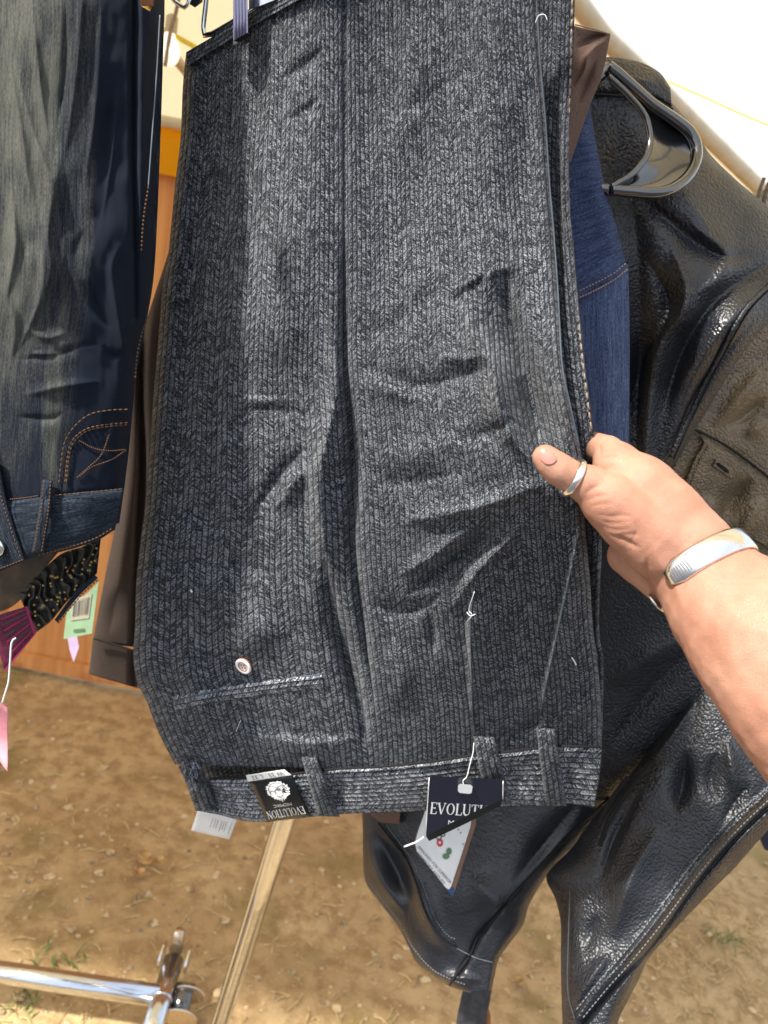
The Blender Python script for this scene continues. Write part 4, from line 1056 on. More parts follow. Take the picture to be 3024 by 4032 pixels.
sheet('waist_edge_tape', [(372, 2262), (300, 2326), (215, 2440)], [(386, 2276), (312, 2346), (226, 2452)], lambda a, b: ID(a, b) - .004, MAT['jean_dark'], jeans, 6, 30, th=.006, uvscale=1.0)
stitch_line('tape_stitching', [(384, 2284), (312, 2352), (222, 2462)], lambda a, b: ID(a, b) - .006, MAT['thread_orange'], jeans, 3, .001, dash=(2, 3), n=50)
MQ = [(-40, 2432), (108, 2386), (142, 2494), (18, 2646)]
ml = bend_plate('woven_label', MQ, lambda a, b: ID(a, b) - .012, MAT['magenta'], jeans)
MAT['magenta_edge'] = mat_plain('magenta_edge', (.30, .010, .085), .6)
for k in range(7):
    y0_ = .08 + k * .12
    print_on('label_line', UNIT, sub_quad(MQ, .25, y0_, .92, y0_ + .035), lambda a, b: ID(a, b) - .012, MAT['ruched'] if k % 2 else MAT['magenta_edge'], ml, .0008)
for a_, b_ in ((.93, .0), (0., .95)): print_on('label_border', UNIT, sub_quad(MQ, a_, b_, 1.0, 1.0), lambda a, b: ID(a, b) - .012, MAT['magenta_edge'], ml, .0010)

# tag string and pink ribbon
stg = thing('ribbon_tag', at1(15, 3040, .5), 'pink ribbon swing tag hanging on a white thread below the jeans', 'tag')
Pq = spline([(62, 2512), (46, 2530), (40, 2600), (34, 2680), (20, 2730), (8, 2770)], 24); MB().tube(at(Pq[:, 0], Pq[:, 1], np.full(24, .545)), .0007, 6).build('thread', MAT['white_plastic'], stg, True)
bend_plate('ribbon', [(-14, 2756), (32, 2788), (30, 3040), (-6, 2990)], lambda a, b: .545 + .01 * np.sin((b - 2756) / 90), MAT['pink'], stg, th=.001)
# brass clip at the top of the jeans
gc = thing('brass_clip', at1(575, 40, .45), 'small brass clip with ribs gripping the jeans at the top edge', 'clip')
jb = px_poly_plate([(556, -120), (612, -120), (606, 8), (590, 44), (554, 22)], .49, .006).build('clip_body', MAT['gold'], gc)
for x in (564, 576, 588, 600): MB().tube([at1(x, -110, .487), at1(x - 3, 22, .487)], .0012, 6).build('clip_rib', MAT['horn'], gc, True)

# green barcode tag and lilac paper behind
gt = thing('barcode_tag', at1(300, 2515, .8), 'pale green card tag with a barcode hanging beside the gathered waist', 'tag')
GQ = [(268, 2392), (388, 2296), (362, 2494), (250, 2516)]
gd = lambda a, b: .80 + 0 * np.asarray(a, float)
px_poly_plate([(262, 2412), (390, 2290), (386, 2310), (362, 2494), (250, 2516)], .80, .001).build('card', MAT['green_card'], gt)
BQ = [(286, 2360), (362, 2336), (350, 2434), (278, 2444)]
print_on('barcode_panel', UNIT, BQ, gd, MAT['beige_card'], gt, .0006)
xb = .08; V, F = [], []
while xb < .9:
    w = random.choice((.02, .03, .05)); j = len(V); V += [(xb, .12), (xb + w, .12), (xb + w, .82), (xb, .82)]; F.append((j, j + 1, j + 2, j + 3)); xb += w + random.choice((.025, .04, .05))
print_on('barcode', (np.array(V), F), BQ, gd, MAT['grey_print'], gt, .0012)
print_on('tag_print', UNIT, [(290, 2478), (334, 2474), (333, 2486), (289, 2490)], gd, MAT['green_print'], gt, .0006)
lp = px_poly_plate([(265, 2508), (303, 2504), (311, 2548), (290, 2607), (274, 2560)], .83, .001).build('paper_tag', MAT['lilac'], None)
tag(lp, 'pale lilac pointed paper tag hanging below the green barcode tag', 'tag')

# ------------------------------------------------------------------ brown trousers between the jeans and the corduroys
D_brown = tps([(600, 600, .72), (560, 1300, .73), (400, 2400, .76), (350, 2650, .77), (760, 600, .74), (720, 1500, .75), (620, 2700, .78)])
BF = [([(575, 1200), (556, 1500), (560, 1800), (545, 2100), (535, 2450), (528, 2700)], 16, -.012, 'full'), ([(520, 1600), (500, 2000), (440, 2500)], 50, .006, 'r'), ([(470, 2300), (430, 2500)], 30, -.004, 'r')]
bt = thing('brown_trousers', at1(450, 2680, .77), 'dark brown trousers with a turned-up cuff hanging between jeans and corduroys', 'trousers')
sheet('leg', [(730, 700), (672, 960), (612, 1150), (560, 1320), (528, 1500), (498, 1850), (456, 2060), (415, 2260), (375, 2470), (364, 2530)], [(760, 700), (740, 1100), (720, 1500), (700, 1900), (680, 2200), (660, 2400), (650, 2560)], D_brown, MAT['brown_cloth'], bt, 70, 160, BF, th=.012, edge=.008, ep=4)
sheet('cuff', [(365, 2514), (358, 2580), (349, 2654)], [(650, 2590), (640, 2660), (640, 2738)], lambda a, b: D_brown(a, b) - .006, MAT['brown_cloth'], bt, 60, 24, BF, th=.014, edge=.006, ep=5)
stitch_line('cuff_edge', [(368, 2514), (440, 2535), (530, 2562)], lambda a, b: D_brown(a, b) - .008, MAT['groove'], bt, 4, .001, n=20)
stitch_line('side_seam', [(600, 1020), (585, 1160), (552, 1330), (534, 1450)], lambda a, b: D_brown(a, b) - .001, MAT['thread_tan'], bt, 3.5, .006, dash=(2, 3), n=60)

# ================================================================== garments at the right
# blue denim garment
D_den = tps([(2100, 300, .60), (2330, 420, .60), (2230, 900, .60), (2470, 1060, .605), (2250, 1800, .61), (2480, 1800, .62)])
dn = thing('denim_jacket', at1(2380, 1830, .61), 'mid blue denim garment with a stitched hem hanging right behind the corduroys', 'denim jacket')
MAT['denim'] = mat_denim('blue_denim', (.016, .028, .075), (.15, .20, .33), None, twill=4200.0, fadeamt=.42)
MAT['denim2'] = mat_denim('blue_denim_panel', (.016, .027, .07), (.13, .17, .29), None, twill=3000.0, fadeamt=.34)
DF = [([(2330, 500), (2380, 800), (2420, 1040)], 60, .008, 'r'), ([(2380, 1100), (2390, 1500), (2380, 1800)], 70, .006, 'r')]
sheet('sleeve', [(2180, 1130), (2190, 1400), (2200, 1700), (2210, 1860)], [(2474, 1040), (2479, 1300), (2478, 1600), (2474, 1860)], lambda a, b: D_den(a, b) + .004, MAT['denim'], dn, 60, 80, DF, th=.02, edge=.014, ep=4, uvscale=1.0)
sheet('body_panel', [(2200, 380), (2180, 700), (2170, 1000), (2190, 1235)], [(2322, 418), (2368, 670), (2432, 910), (2471, 1062)], D_den, MAT['denim2'], dn, 60, 90, DF, th=.02, edge=.012, ep=4, uvscale=1.0, rot=True)
stitch_line('hem_stitching', [(2282, 1172), (2350, 1140), (2420, 1100), (2470, 1060)], lambda a, b: D_den(a, b) - .004, MAT['thread_tan'], dn, 3.6, .003, dash=(3, 4), n=80)
stitch_line('hem_stitching', [(2282, 1145), (2350, 1112), (2420, 1072), (2466, 1036)], lambda a, b: D_den(a, b) - .004, MAT['thread_tan'], dn, 2.8, .004, dash=(3, 5), n=80)

# tan trouser leg end at the top
D_tan = tps([(2200, 60, .58), (2400, 130, .59), (2250, 600, .585), (2300, 400, .59)])
tn = thing('tan_trousers', at1(2250, 620, .585), 'mauve brown cotton trouser leg folded over beside the corduroys at the top', 'trousers')
sheet('leg', [(2170, 80), (2180, 300), (2190, 500), (2200, 640)], [(2404, 136), (2372, 290), (2318, 430), (2246, 640)], D_tan, MAT['tan_cloth'], tn, 70, 80, [([(2270, 190), (2330, 150), (2400, 136)], 12, -.006, 'r'), ([(2260, 340), (2300, 280), (2320, 210), (2390, 150)], 16, .009, 'r'), ([(2270, 420), (2320, 300), (2350, 230)], 14, -.006, 'r')], th=.006)
stitch_line('hem_edge', [(2264, 97), (2330, 112), (2402, 134)], D_tan, MAT['thread_tan'], tn, 2.6, .001, n=20)

# black leather jacket on a plastic hanger
D_lj = tps([(2200, 300, .66), (2500, 300, .665), (2640, 420, .68), (2200, 900, .655), (2600, 900, .635), (3024, 850, .69), (3200, 1000, .70), (2500, 1500, .68), (2850, 1250, .635), (2560, 1900, .665), (2300, 2400, .72), (2800, 2400, .72), (2400, 3100, .74), (2000, 3200, .76), (1500, 3300, .80), (1800, 3900, .80), (2800, 3000, .72)])
LF = [
 ([(2430, 380), (2440, 640), (2500, 900), (2520, 1250), (2500, 1700)], 90, -.014, 'r'),
 ([(2560, 420), (2640, 640), (2760, 860), (2900, 960)], 90, .010, 'r'),
 ([(2500, 760), (2620, 860), (2740, 960), (2860, 1010), (3000, 1000)], 40, -.010, 'r'),
 ([(2640, 960), (2700, 1120), (2690, 1230), (2610, 1330), (2565, 1480), (2545, 1700), (2530, 1950)], 44, .024, 'r'),
 ([(2540, 1000), (2630, 1170), (2620, 1280), (2550, 1380), (2515, 1560), (2505, 1850)], 44, -.018, 'r'),
 ([(3150, 960), (2960, 1080), (2800, 1200), (2680, 1400), (2610, 1640)], 40, -.012, 'r'),
 ([(3150, 1060), (2900, 1240), (2750, 1440), (2640, 1700), (2570, 1900)], 50, .012, 'r'),
 ([(3000, 1230), (2860, 1380), (2740, 1560), (2660, 1760)], 20, -.006, 'r'),
 ([(2720, 880), (2860, 1000), (2830, 1100), (2720, 1160)], 34, .008, 'r'),
 ([(2380, 2700), (2500, 2620), (2600, 2560), (2760, 2480)], 50, .009, 'r'), ([(2400, 2950), (2560, 2720), (2740, 2540)], 40, -.008, 'r'),
]
def lj_noise(px, py): return .004 * vnoise(px / 260 + py / 900, py / 300, 41) + .0008 * vnoise(px / 80, py / 90, 42)
def S_lj(px, py):
    a = np.atleast_1d(np.asarray(px, float)); b = np.atleast_1d(np.asarray(py, float))
    return (D_lj(a, b) - fold_field(a, b, LF) - lj_noise(a, b)).reshape(np.shape(px))
lj = thing('black_leather_jacket', at1(1850, 3900, .8), 'black pebbled leather jacket on a black hanger behind the hand and trousers', 'leather jacket')
nzl = lambda px, py, s, t: lj_noise(px, py)
sheet('body', [(2150, 330), (2150, 800), (2150, 1300), (2150, 1900), (2050, 2500), (1900, 2900), (1700, 3150)],
      [(2636, 395), (2730, 500), (2790, 600), (2890, 700), (2965, 765), (3060, 850), (3150, 1000), (3090, 1190), (2940, 1370), (2800, 1590), (2679, 1796), (2640, 1900), (2700, 2050), (2860, 2300), (2900, 2560), (2790, 2780), (2580, 3000), (2380, 3190)], D_lj, MAT['leather'], lj, 220, 460, LF, th=.02, edge=.016, ep=10, extra=nzl)
stitch_line('seam', [(3110, 1080), (3024, 1130), (2930, 1225), (2830, 1400), (2740, 1580), (2640, 1800)], S_lj, MAT['leather'], lj, 9, .0015, n=80)
stitch_line('seam_groove', [(3122, 1086), (3036, 1136), (2944, 1232), (2844, 1408), (2752, 1590), (2652, 1808)], S_lj, MAT['groove'], lj, 4, .0010, n=80)
CF = [([(2400, 330), (2480, 310), (2600, 330)], 40, .008, 'r')]
sheet('collar', [(2330, 232), (2400, 224), (2470, 232), (2540, 252), (2600, 288), (2640, 345)], [(2320, 372), (2380, 372), (2440, 375), (2520, 382), (2590, 398), (2645, 428)], lambda a, b: D_lj(a, b) - .010, MAT['leather'], lj, 40, 90, CF, th=.012, edge=.006, ep=5, extra=nzl)
stitch_line('collar_seam', [(2330, 372), (2440, 378), (2530, 386), (2600, 404), (2648, 432)], lambda a, b: D_lj(a, b) - .012, MAT['groove'], lj, 6, .002, n=30)
# lower end: front panel and hem
D_lo = tps([(1430, 3150, .78), (1440, 3470, .745), (1640, 3790, .70), (1840, 3905, .68), (1960, 3700, .695), (2150, 3450, .72), (2300, 3300, .735), (1900, 3100, .75), (1700, 3500, .715)])
LOF = [([(1480, 3270), (1560, 3420), (1620, 3560)], 34, -.014, 'r'), ([(1450, 3300), (1500, 3460), (1600, 3600)], 26, .008, 'r'), ([(1600, 3380), (1650, 3520), (1720, 3680), (1800, 3760)], 40, .012, 'r'), ([(1850, 3450), (1950, 3560), (1930, 3650)], 70, .008, 'r'), ([(2010, 3540), (1890, 3680), (1855, 3760), (1775, 3880)], 12, -.008, 'r'), ([(1700, 3840), (1800, 3850), (1900, 3860)], 24, .006, 'r'), ([(2280, 3150), (2120, 3350), (2020, 3480)], 40, -.008, 'r')]
def S_lo(px, py):
    a = np.atleast_1d(np.asarray(px, float)); b = np.atleast_1d(np.asarray(py, float))
    return (D_lo(a, b) - fold_field(a, b, LOF) - lj_noise(a, b)).reshape(np.shape(px))
sheet('hem_panel', [(1400, 3000), (1422, 3150), (1428, 3260), (1430, 3380), (1440, 3475), (1500, 3560), (1560, 3640), (1605, 3720), (1640, 3790), (1700, 3840), (1765, 3882), (1842, 3908)],
      [(2560, 2900), (2480, 3050), (2400, 3190), (2300, 3300), (2200, 3400), (2145, 3460), (2085, 3560), (2060, 3640), (2010, 3710), (1965, 3775), (1948, 3840), (1935, 3900)], D_lo, MAT['leather_soft'], lj, 120, 150, LOF, th=.02, edge=.012, ep=8, extra=nzl)
for pts in ([(1490, 3240), (1560, 3330), (1600, 3385), (1640, 3480), (1680, 3600), (1740, 3690), (1795, 3722)], [(2060, 3500), (2000, 3560), (1900, 3670), (1875, 3700), (1850, 3760), (1800, 3830), (1770, 3880)], [(2400, 3140), (2250, 3280), (2100, 3440), (2000, 3550)]):
    stitch_line('seam_groove', pts, S_lo, MAT['groove'], lj, 4.5, .0012, n=70)
for pts in ([(1455, 3480), (1575, 3635), (1625, 3730), (1700, 3815), (1775, 3855), (1840, 3880)], [(1520, 3250), (1590, 3340), (1630, 3400), (1670, 3500), (1710, 3610), (1760, 3680), (1800, 3700)], [(1800, 3735), (1870, 3770), (1940, 3790)]):
    stitch_line('top_stitching', pts, S_lo, MAT['thread_grey'], lj, 2.0, .0010, dash=(2, 3), n=140)
px_poly_plate([(1440, 3150), (1580, 3150), (1572, 3244), (1500, 3238), (1462, 3212)], lambda a, b: D_lo(a, b) - .012, .006).build('lining', MAT['tan_cloth'], lj)

# plastic hanger end lying over the jacket shoulder
ph = thing('plastic_hanger', at1(2560, 760, .62), 'glossy black plastic hanger with a curved arm end over the leather shoulder', 'hanger')
PHD = lambda a, b: D_lj(np.asarray(a, float), np.asarray(b, float)) - .045
RIM = [(2396, 262), (2440, 296), (2500, 350), (2560, 404), (2620, 446), (2680, 488), (2716, 520), (2738, 560), (2744, 605), (2734, 650), (2706, 696), (2664, 732), (2616, 754), (2560, 760), (2480, 754), (2405, 748)]
Pq = spline(RIM, 70); MB().tube(at(Pq[:, 0], Pq[:, 1], PHD(Pq[:, 0], Pq[:, 1]) - .002), .0042, 14).build('rim', MAT['black_plastic'], ph, True)
INN = [(2396, 300), (2440, 340), (2480, 380), (2515, 420), (2542, 460), (2554, 500), (2560, 540), (2556, 580), (2545, 615), (2525, 645), (2500, 675), (2470, 700), (2440, 718), (2405, 738)]
Iq = spline(INN, 60); MB().tube(at(Iq[:, 0], Iq[:, 1], PHD(Iq[:, 0], Iq[:, 1]) - .004), .0024, 10).build('inner_edge', MAT['black_plastic'], ph, True)
sheet('web', INN, [(x, y) for x, y in RIM], PHD, MAT['black_plastic'], ph, 30, 70, th=.004, extra=lambda px, py, s, t: -.008 * np.sin(np.pi * s))
Pq = spline([(2396, 262), (2370, 300), (2340, 325), (2280, 330), (2220, 300)], 24); MB().tube(at(Pq[:, 0], Pq[:, 1], PHD(Pq[:, 0], Pq[:, 1]) + .004), .0042, 12).build('arm', MAT['black_plastic'], ph, True)
Pq = spline([(2405, 748), (2350, 740), (2250, 720), (2150, 690)], 20); MB().tube(at(Pq[:, 0], Pq[:, 1], PHD(Pq[:, 0], Pq[:, 1]) + .002), .0042, 12).build('lower_bar', MAT['black_plastic'], ph, True)

# brown leather jacket with a flap pocket behind, at the right edge
D_br = tps([(2600, 1900, .70), (3024, 1300, .715), (3300, 1200, .73), (2700, 2200, .73), (3300, 2300, .74)])
BRF = [([(3020, 1420), (2920, 1560), (2800, 1680)], 34, .012, 'r'), ([(3024, 1560), (2930, 1640), (2860, 1680)], 26, -.010, 'r'), ([(3024, 1660), (2930, 1720)], 24, .008, 'r'), ([(2960, 1880), (2890, 1960), (2830, 2060)], 40, -.016, 'r'), ([(3010, 1960), (2950, 2040), (2900, 2120)], 34, .010, 'r'), ([(2800, 1950), (2780, 2040)], 40, .006, 'r')]
def S_br(px, py):
    a = np.atleast_1d(np.asarray(px, float)); b = np.atleast_1d(np.asarray(py, float))
    return (D_br(a, b) - fold_field(a, b, BRF) - lj_noise(a + 900, b)).reshape(np.shape(px))
br = thing('brown_leather_jacket', at1(2900, 2150, .72), 'olive brown leather jacket with a buttonholed flap pocket above the wrist', 'leather jacket')
sheet('body', [(2900, 1200), (2780, 1450), (2660, 1700), (2570, 1900), (2560, 2100), (2640, 2250)], [(3420, 1000), (3420, 1300), (3420, 1600), (3420, 1900), (3420, 2150), (3420, 2400)], D_br, MAT['leather_brown'], br, 130, 170, BRF, th=.02, edge=.01, ep=10, extra=lambda px, py, s, t: lj_noise(px + 900, py))
sheet('pocket_flap', [(2745, 1700), (2770, 1745), (2735, 1810), (2708, 1880), (2694, 1935), (2720, 1985)], [(3200, 2000), (3200, 2040), (3200, 2100), (3190, 2140), (3170, 2180), (3140, 2220)], lambda a, b: S_br(a, b) - .0045, MAT['leather_brown'], br, 80, 60, th=.005)
for pts, rr in (([(2728, 1690), (2800, 1722), (2870, 1762), (2950, 1820), (3060, 1905)], 5),): stitch_line('seam_groove', pts, lambda a, b: S_br(a, b) - .005, MAT['groove'], br, rr, .001, n=50)
for pts in ([(2742, 1672), (2810, 1704), (2880, 1744), (2960, 1802), (3060, 1885)], [(2792, 1756), (2756, 1815), (2728, 1885), (2714, 1940), (2735, 1975)]):
    stitch_line('top_stitching', pts, lambda a, b: S_br(a, b) - .005, MAT['leather_brown'], br, 4, .0012, dash=(3, 4), n=80)
HQ = [(2818, 1808), (2890, 1858), (2880, 1886), (2806, 1834)]
bend_plate('buttonhole_patch', HQ, lambda a, b: S_br(a, b) - .0066, MAT['leather_brown'], br, th=.002)
Pq = spline([(2822, 1824), (2848, 1842), (2868, 1860)], 8); MB().tube(at(Pq[:, 0], Pq[:, 1], S_br(Pq[:, 0], Pq[:, 1]) - .0066), [.0008] + [.0018] * 6 + [.0008], 8).build('buttonhole', MAT['groove'], br, True)

# lower right: sleeve of a black leather coat with a double stitched seam
D_sl = tps([(2210, 4032, .60), (2210, 3600, .655), (2300, 3300, .69), (2500, 3000, .70), (2700, 2700, .72), (2450, 4000, .59), (2800, 3500, .64), (3100, 3200, .66), (3200, 2700, .70), (2500, 3500, .645), (2700, 3200, .67)])
SLF = [
 ([(2700, 2950), (2690, 3080), (2660, 3200)], 44, -.016, 'r'), ([(2860, 2900), (2880, 3020), (2890, 3130)], 30, .010, 'r'), ([(2820, 2960), (2800, 3080), (2830, 3160)], 30, -.008, 'r'),
 ([(2600, 3250), (2500, 3420), (2450, 3560), (2420, 3700)], 60, .016, 'r'), ([(2520, 3100), (2420, 3300), (2360, 3480)], 30, -.010, 'r'),
 ([(2400, 3750), (2330, 3850), (2260, 3960)], 40, .010, 'r'), ([(2350, 3600), (2300, 3760)], 34, -.006, 'r'),
 ([(2960, 3080), (2900, 3150), (2840, 3250)], 26, -.006, 'r'), ([(2740, 2760), (2640, 2900), (2560, 3010)], 26, .012, 'r'),
 ([(3040, 3110), (2880, 3260), (2740, 3420), (2600, 3610), (2470, 3770), (2380, 3870), (2270, 4010)], 18, .0045, 'full'),
 ([(3060, 3145), (2910, 3290), (2770, 3450), (2630, 3640), (2500, 3800), (2410, 3900), (2300, 4030)], 10, -.006, 'full'),
]
def S_sl(px, py):
    a = np.atleast_1d(np.asarray(px, float)); b = np.atleast_1d(np.asarray(py, float))
    return (D_sl(a, b) - fold_field(a, b, SLF) - lj_noise(a + 300, b + 700)).reshape(np.shape(px))
sl = thing('black_leather_coat', at1(2330, 4100, .8), 'black grained leather coat sleeve with a double stitched seam below the forearm', 'leather coat')
sheet('sleeve', [(2760, 2600), (2620, 2860), (2520, 3000), (2420, 3120), (2330, 3230), (2250, 3340), (2170, 3420), (2152, 3465), (2188, 3545), (2208, 3640), (2208, 3770), (2210, 3900), (2216, 4060), (2225, 4200)],
      [(3400, 2500), (3380, 2800), (3250, 3010), (3110, 3170), (3024, 3268), (2895, 3415), (2840, 3470), (2771, 3540), (2635, 3682), (2556, 3772), (2512, 3864), (2478, 3930), (2432, 4030), (2400, 4200)], D_sl, MAT['leather'], sl, 200, 300, SLF, th=.05, edge=.03, ep=5, extra=lambda px, py, s, t: lj_noise(px + 300, py + 700))
for pts in ([(3040, 3085), (2870, 3235), (2730, 3395), (2590, 3585), (2460, 3748), (2370, 3850), (2262, 3985)], [(3050, 3128), (2900, 3272), (2758, 3434), (2618, 3622), (2488, 3784), (2398, 3884), (2288, 4016)]):
    stitch_line('top_stitching', pts, S_sl, MAT['thread_grey'], sl, 2.4, .0010, dash=(2, 3), n=200)
for pts in ([(2580, 2990), (2480, 3110), (2400, 3230), (2360, 3330)], [(2470, 3060), (2400, 3160), (2350, 3260)]):
    stitch_line('sleeve_slit', pts, S_sl, MAT['groove'], sl, 9, .0004, n=40)
stitch_line('seam', [(2245, 3500), (2238, 3700), (2236, 3900), (2262, 4010)], S_sl, MAT['thread_dark'], sl, 3, .001, n=60)

# hanging strap
strap = thing('leather_strap', at1(1850, 4150, .86), 'dark grey leather strap with an orange edge hanging below the jacket hem', 'strap')
px_poly_plate([(1835, 3840), (1960, 3740), (1945, 3850), (1920, 3990), (1900, 4200), (1780, 4200), (1800, 4000)], .74, .005).build('band', mat_plain('grey_leather', (.05, .05, .055), .5, grain=.2, scale=80), strap)
px_poly_plate([(1925, 3970), (1932, 4000), (1935, 4200), (1895, 4200), (1906, 4060)], .745, .006).build('edge_lining', mat_plain('orange_leather', (.45, .13, .04), .6), strap)
# striped sleeve and dark bag at the right edge
D_ss = lambda a, b: .80 + 0 * np.asarray(a, float)
ss = thing('striped_sleeve', at1(3040, 900, .8), 'cream and grey striped cloth sleeve at the right edge against the sky', 'sleeve')
MAT['cream_cloth'] = mat_plain('cream_cloth', (.42, .36, .25), .9, grain=.2, scale=300)
MAT['taupe'] = mat_plain('taupe_cloth', (.17, .14, .11), .9, grain=.2, scale=300)
sheet('cloth', [(3060, 640), (3010, 735), (2960, 762), (2930, 790)], [(3200, 640), (3180, 760), (3150, 900), (3120, 1000)], D_ss, MAT['cream_cloth'], ss, 30, 30, th=.02, edge=.01)
for k, (xa, xb_) in enumerate(((2985, 2975), (3012, 3000))): stitch_line('stripe', [(xa + 24, 700), (xa, 770), (xb_, 850)], D_ss, MAT['taupe'], ss, 7, .0005, n=12)
card = thing('product_card', at1(1779, 3532, .74), 'white product card with red emblem and printed lines behind the navy hang tag', 'card')
KD = lambda a, b: .690 - .00004 * (np.asarray(b, float) - 3200)
px_poly_plate([(1700, 3120), (1860, 3140), (1875, 3235), (1872, 3252), (1782, 3534), (1760, 3502), (1680, 3402), (1640, 3356), (1630, 3318), (1640, 3280)], lambda a, b: KD(a, b) + .002, .001).build('backing', mat_plain('brown_board', (.22, .12, .08), .6), card)
px_poly_plate([(1700, 3120), (1850, 3140), (1856, 3230), (1852, 3256), (1776, 3492), (1768, 3502), (1756, 3496), (1680, 3400), (1642, 3352), (1634, 3318), (1644, 3280)], KD, .001).build('face', MAT['white_card'], card)
px_poly_plate([(1756, 3500), (1776, 3496), (1790, 3500), (1781, 3532)], lambda a, b: KD(a, b) + .0005, .001).build('corner', MAT['blue_print'], card)
def ring_print(cx, cy, r0, r1, mat, sx=1.0, n=16):
    V = []; 
    for k in range(n): a = 2 * math.pi * k / n; V += [(cx + sx * r0 * math.cos(a), cy + r0 * math.sin(a)), (cx + sx * r1 * math.cos(a), cy + r1 * math.sin(a))]
    P = np.array(V); f = at(P[:, 0], P[:, 1], KD(P[:, 0], P[:, 1]) - .0006)
    meshobj('emblem', f, [(2 * k, 2 * ((k + 1) % n), 2 * ((k + 1) % n) + 1, 2 * k + 1) for k in range(n)], mat, card, smooth=False)
ring_print(1732, 3318, 16, 7, MAT['red_print'], .8); ring_print(1728, 3296, 12, 7, MAT['grey_print']); ring_print(1744, 3286, 10, 5, MAT['grey_print'])
ring_print(1768, 3352, 14, 0, MAT['green_print'], .8); ring_print(1756, 3372, 12, 0, MAT['green_print'], 1.2)
def text_line(s, x0, y0, x1, y1, h, mat, name='lettering'):
    d = np.array([x1 - x0, y1 - y0], float); nrm = np.array([-d[1], d[0]]) / np.linalg.norm(d) * h; a = np.array([x0, y0]); b = np.array([x1, y1])
    print_on(name, text_mesh(s), [a, b, b + nrm, a + nrm], KD, mat, card, .0007)
text_line('DESIGNED FOR SUPERIOR', 1652, 3330, 1780, 3474, 11, MAT['grey_print']); text_line('COMFORT AND FIT', 1650, 3356, 1754, 3478, 11, MAT['grey_print'])
for k in range(5): ring_print(1796 + k * 9, 3255 + k * 12 if k < 3 else 3300 + k * 8, 3, 0, MAT['grey_print'], n=8)
bag = px_poly_plate([(2990, 3210), (3300, 2950), (3400, 3500), (3100, 3380), (3010, 3345), (2985, 3290)], 1.05, .12).build('dark_bag', mat_plain('navy_cloth', (.008, .012, .03), .8), None)
tag(bag, 'dark navy cloth bag low at the right edge behind the coat sleeve', 'bag')

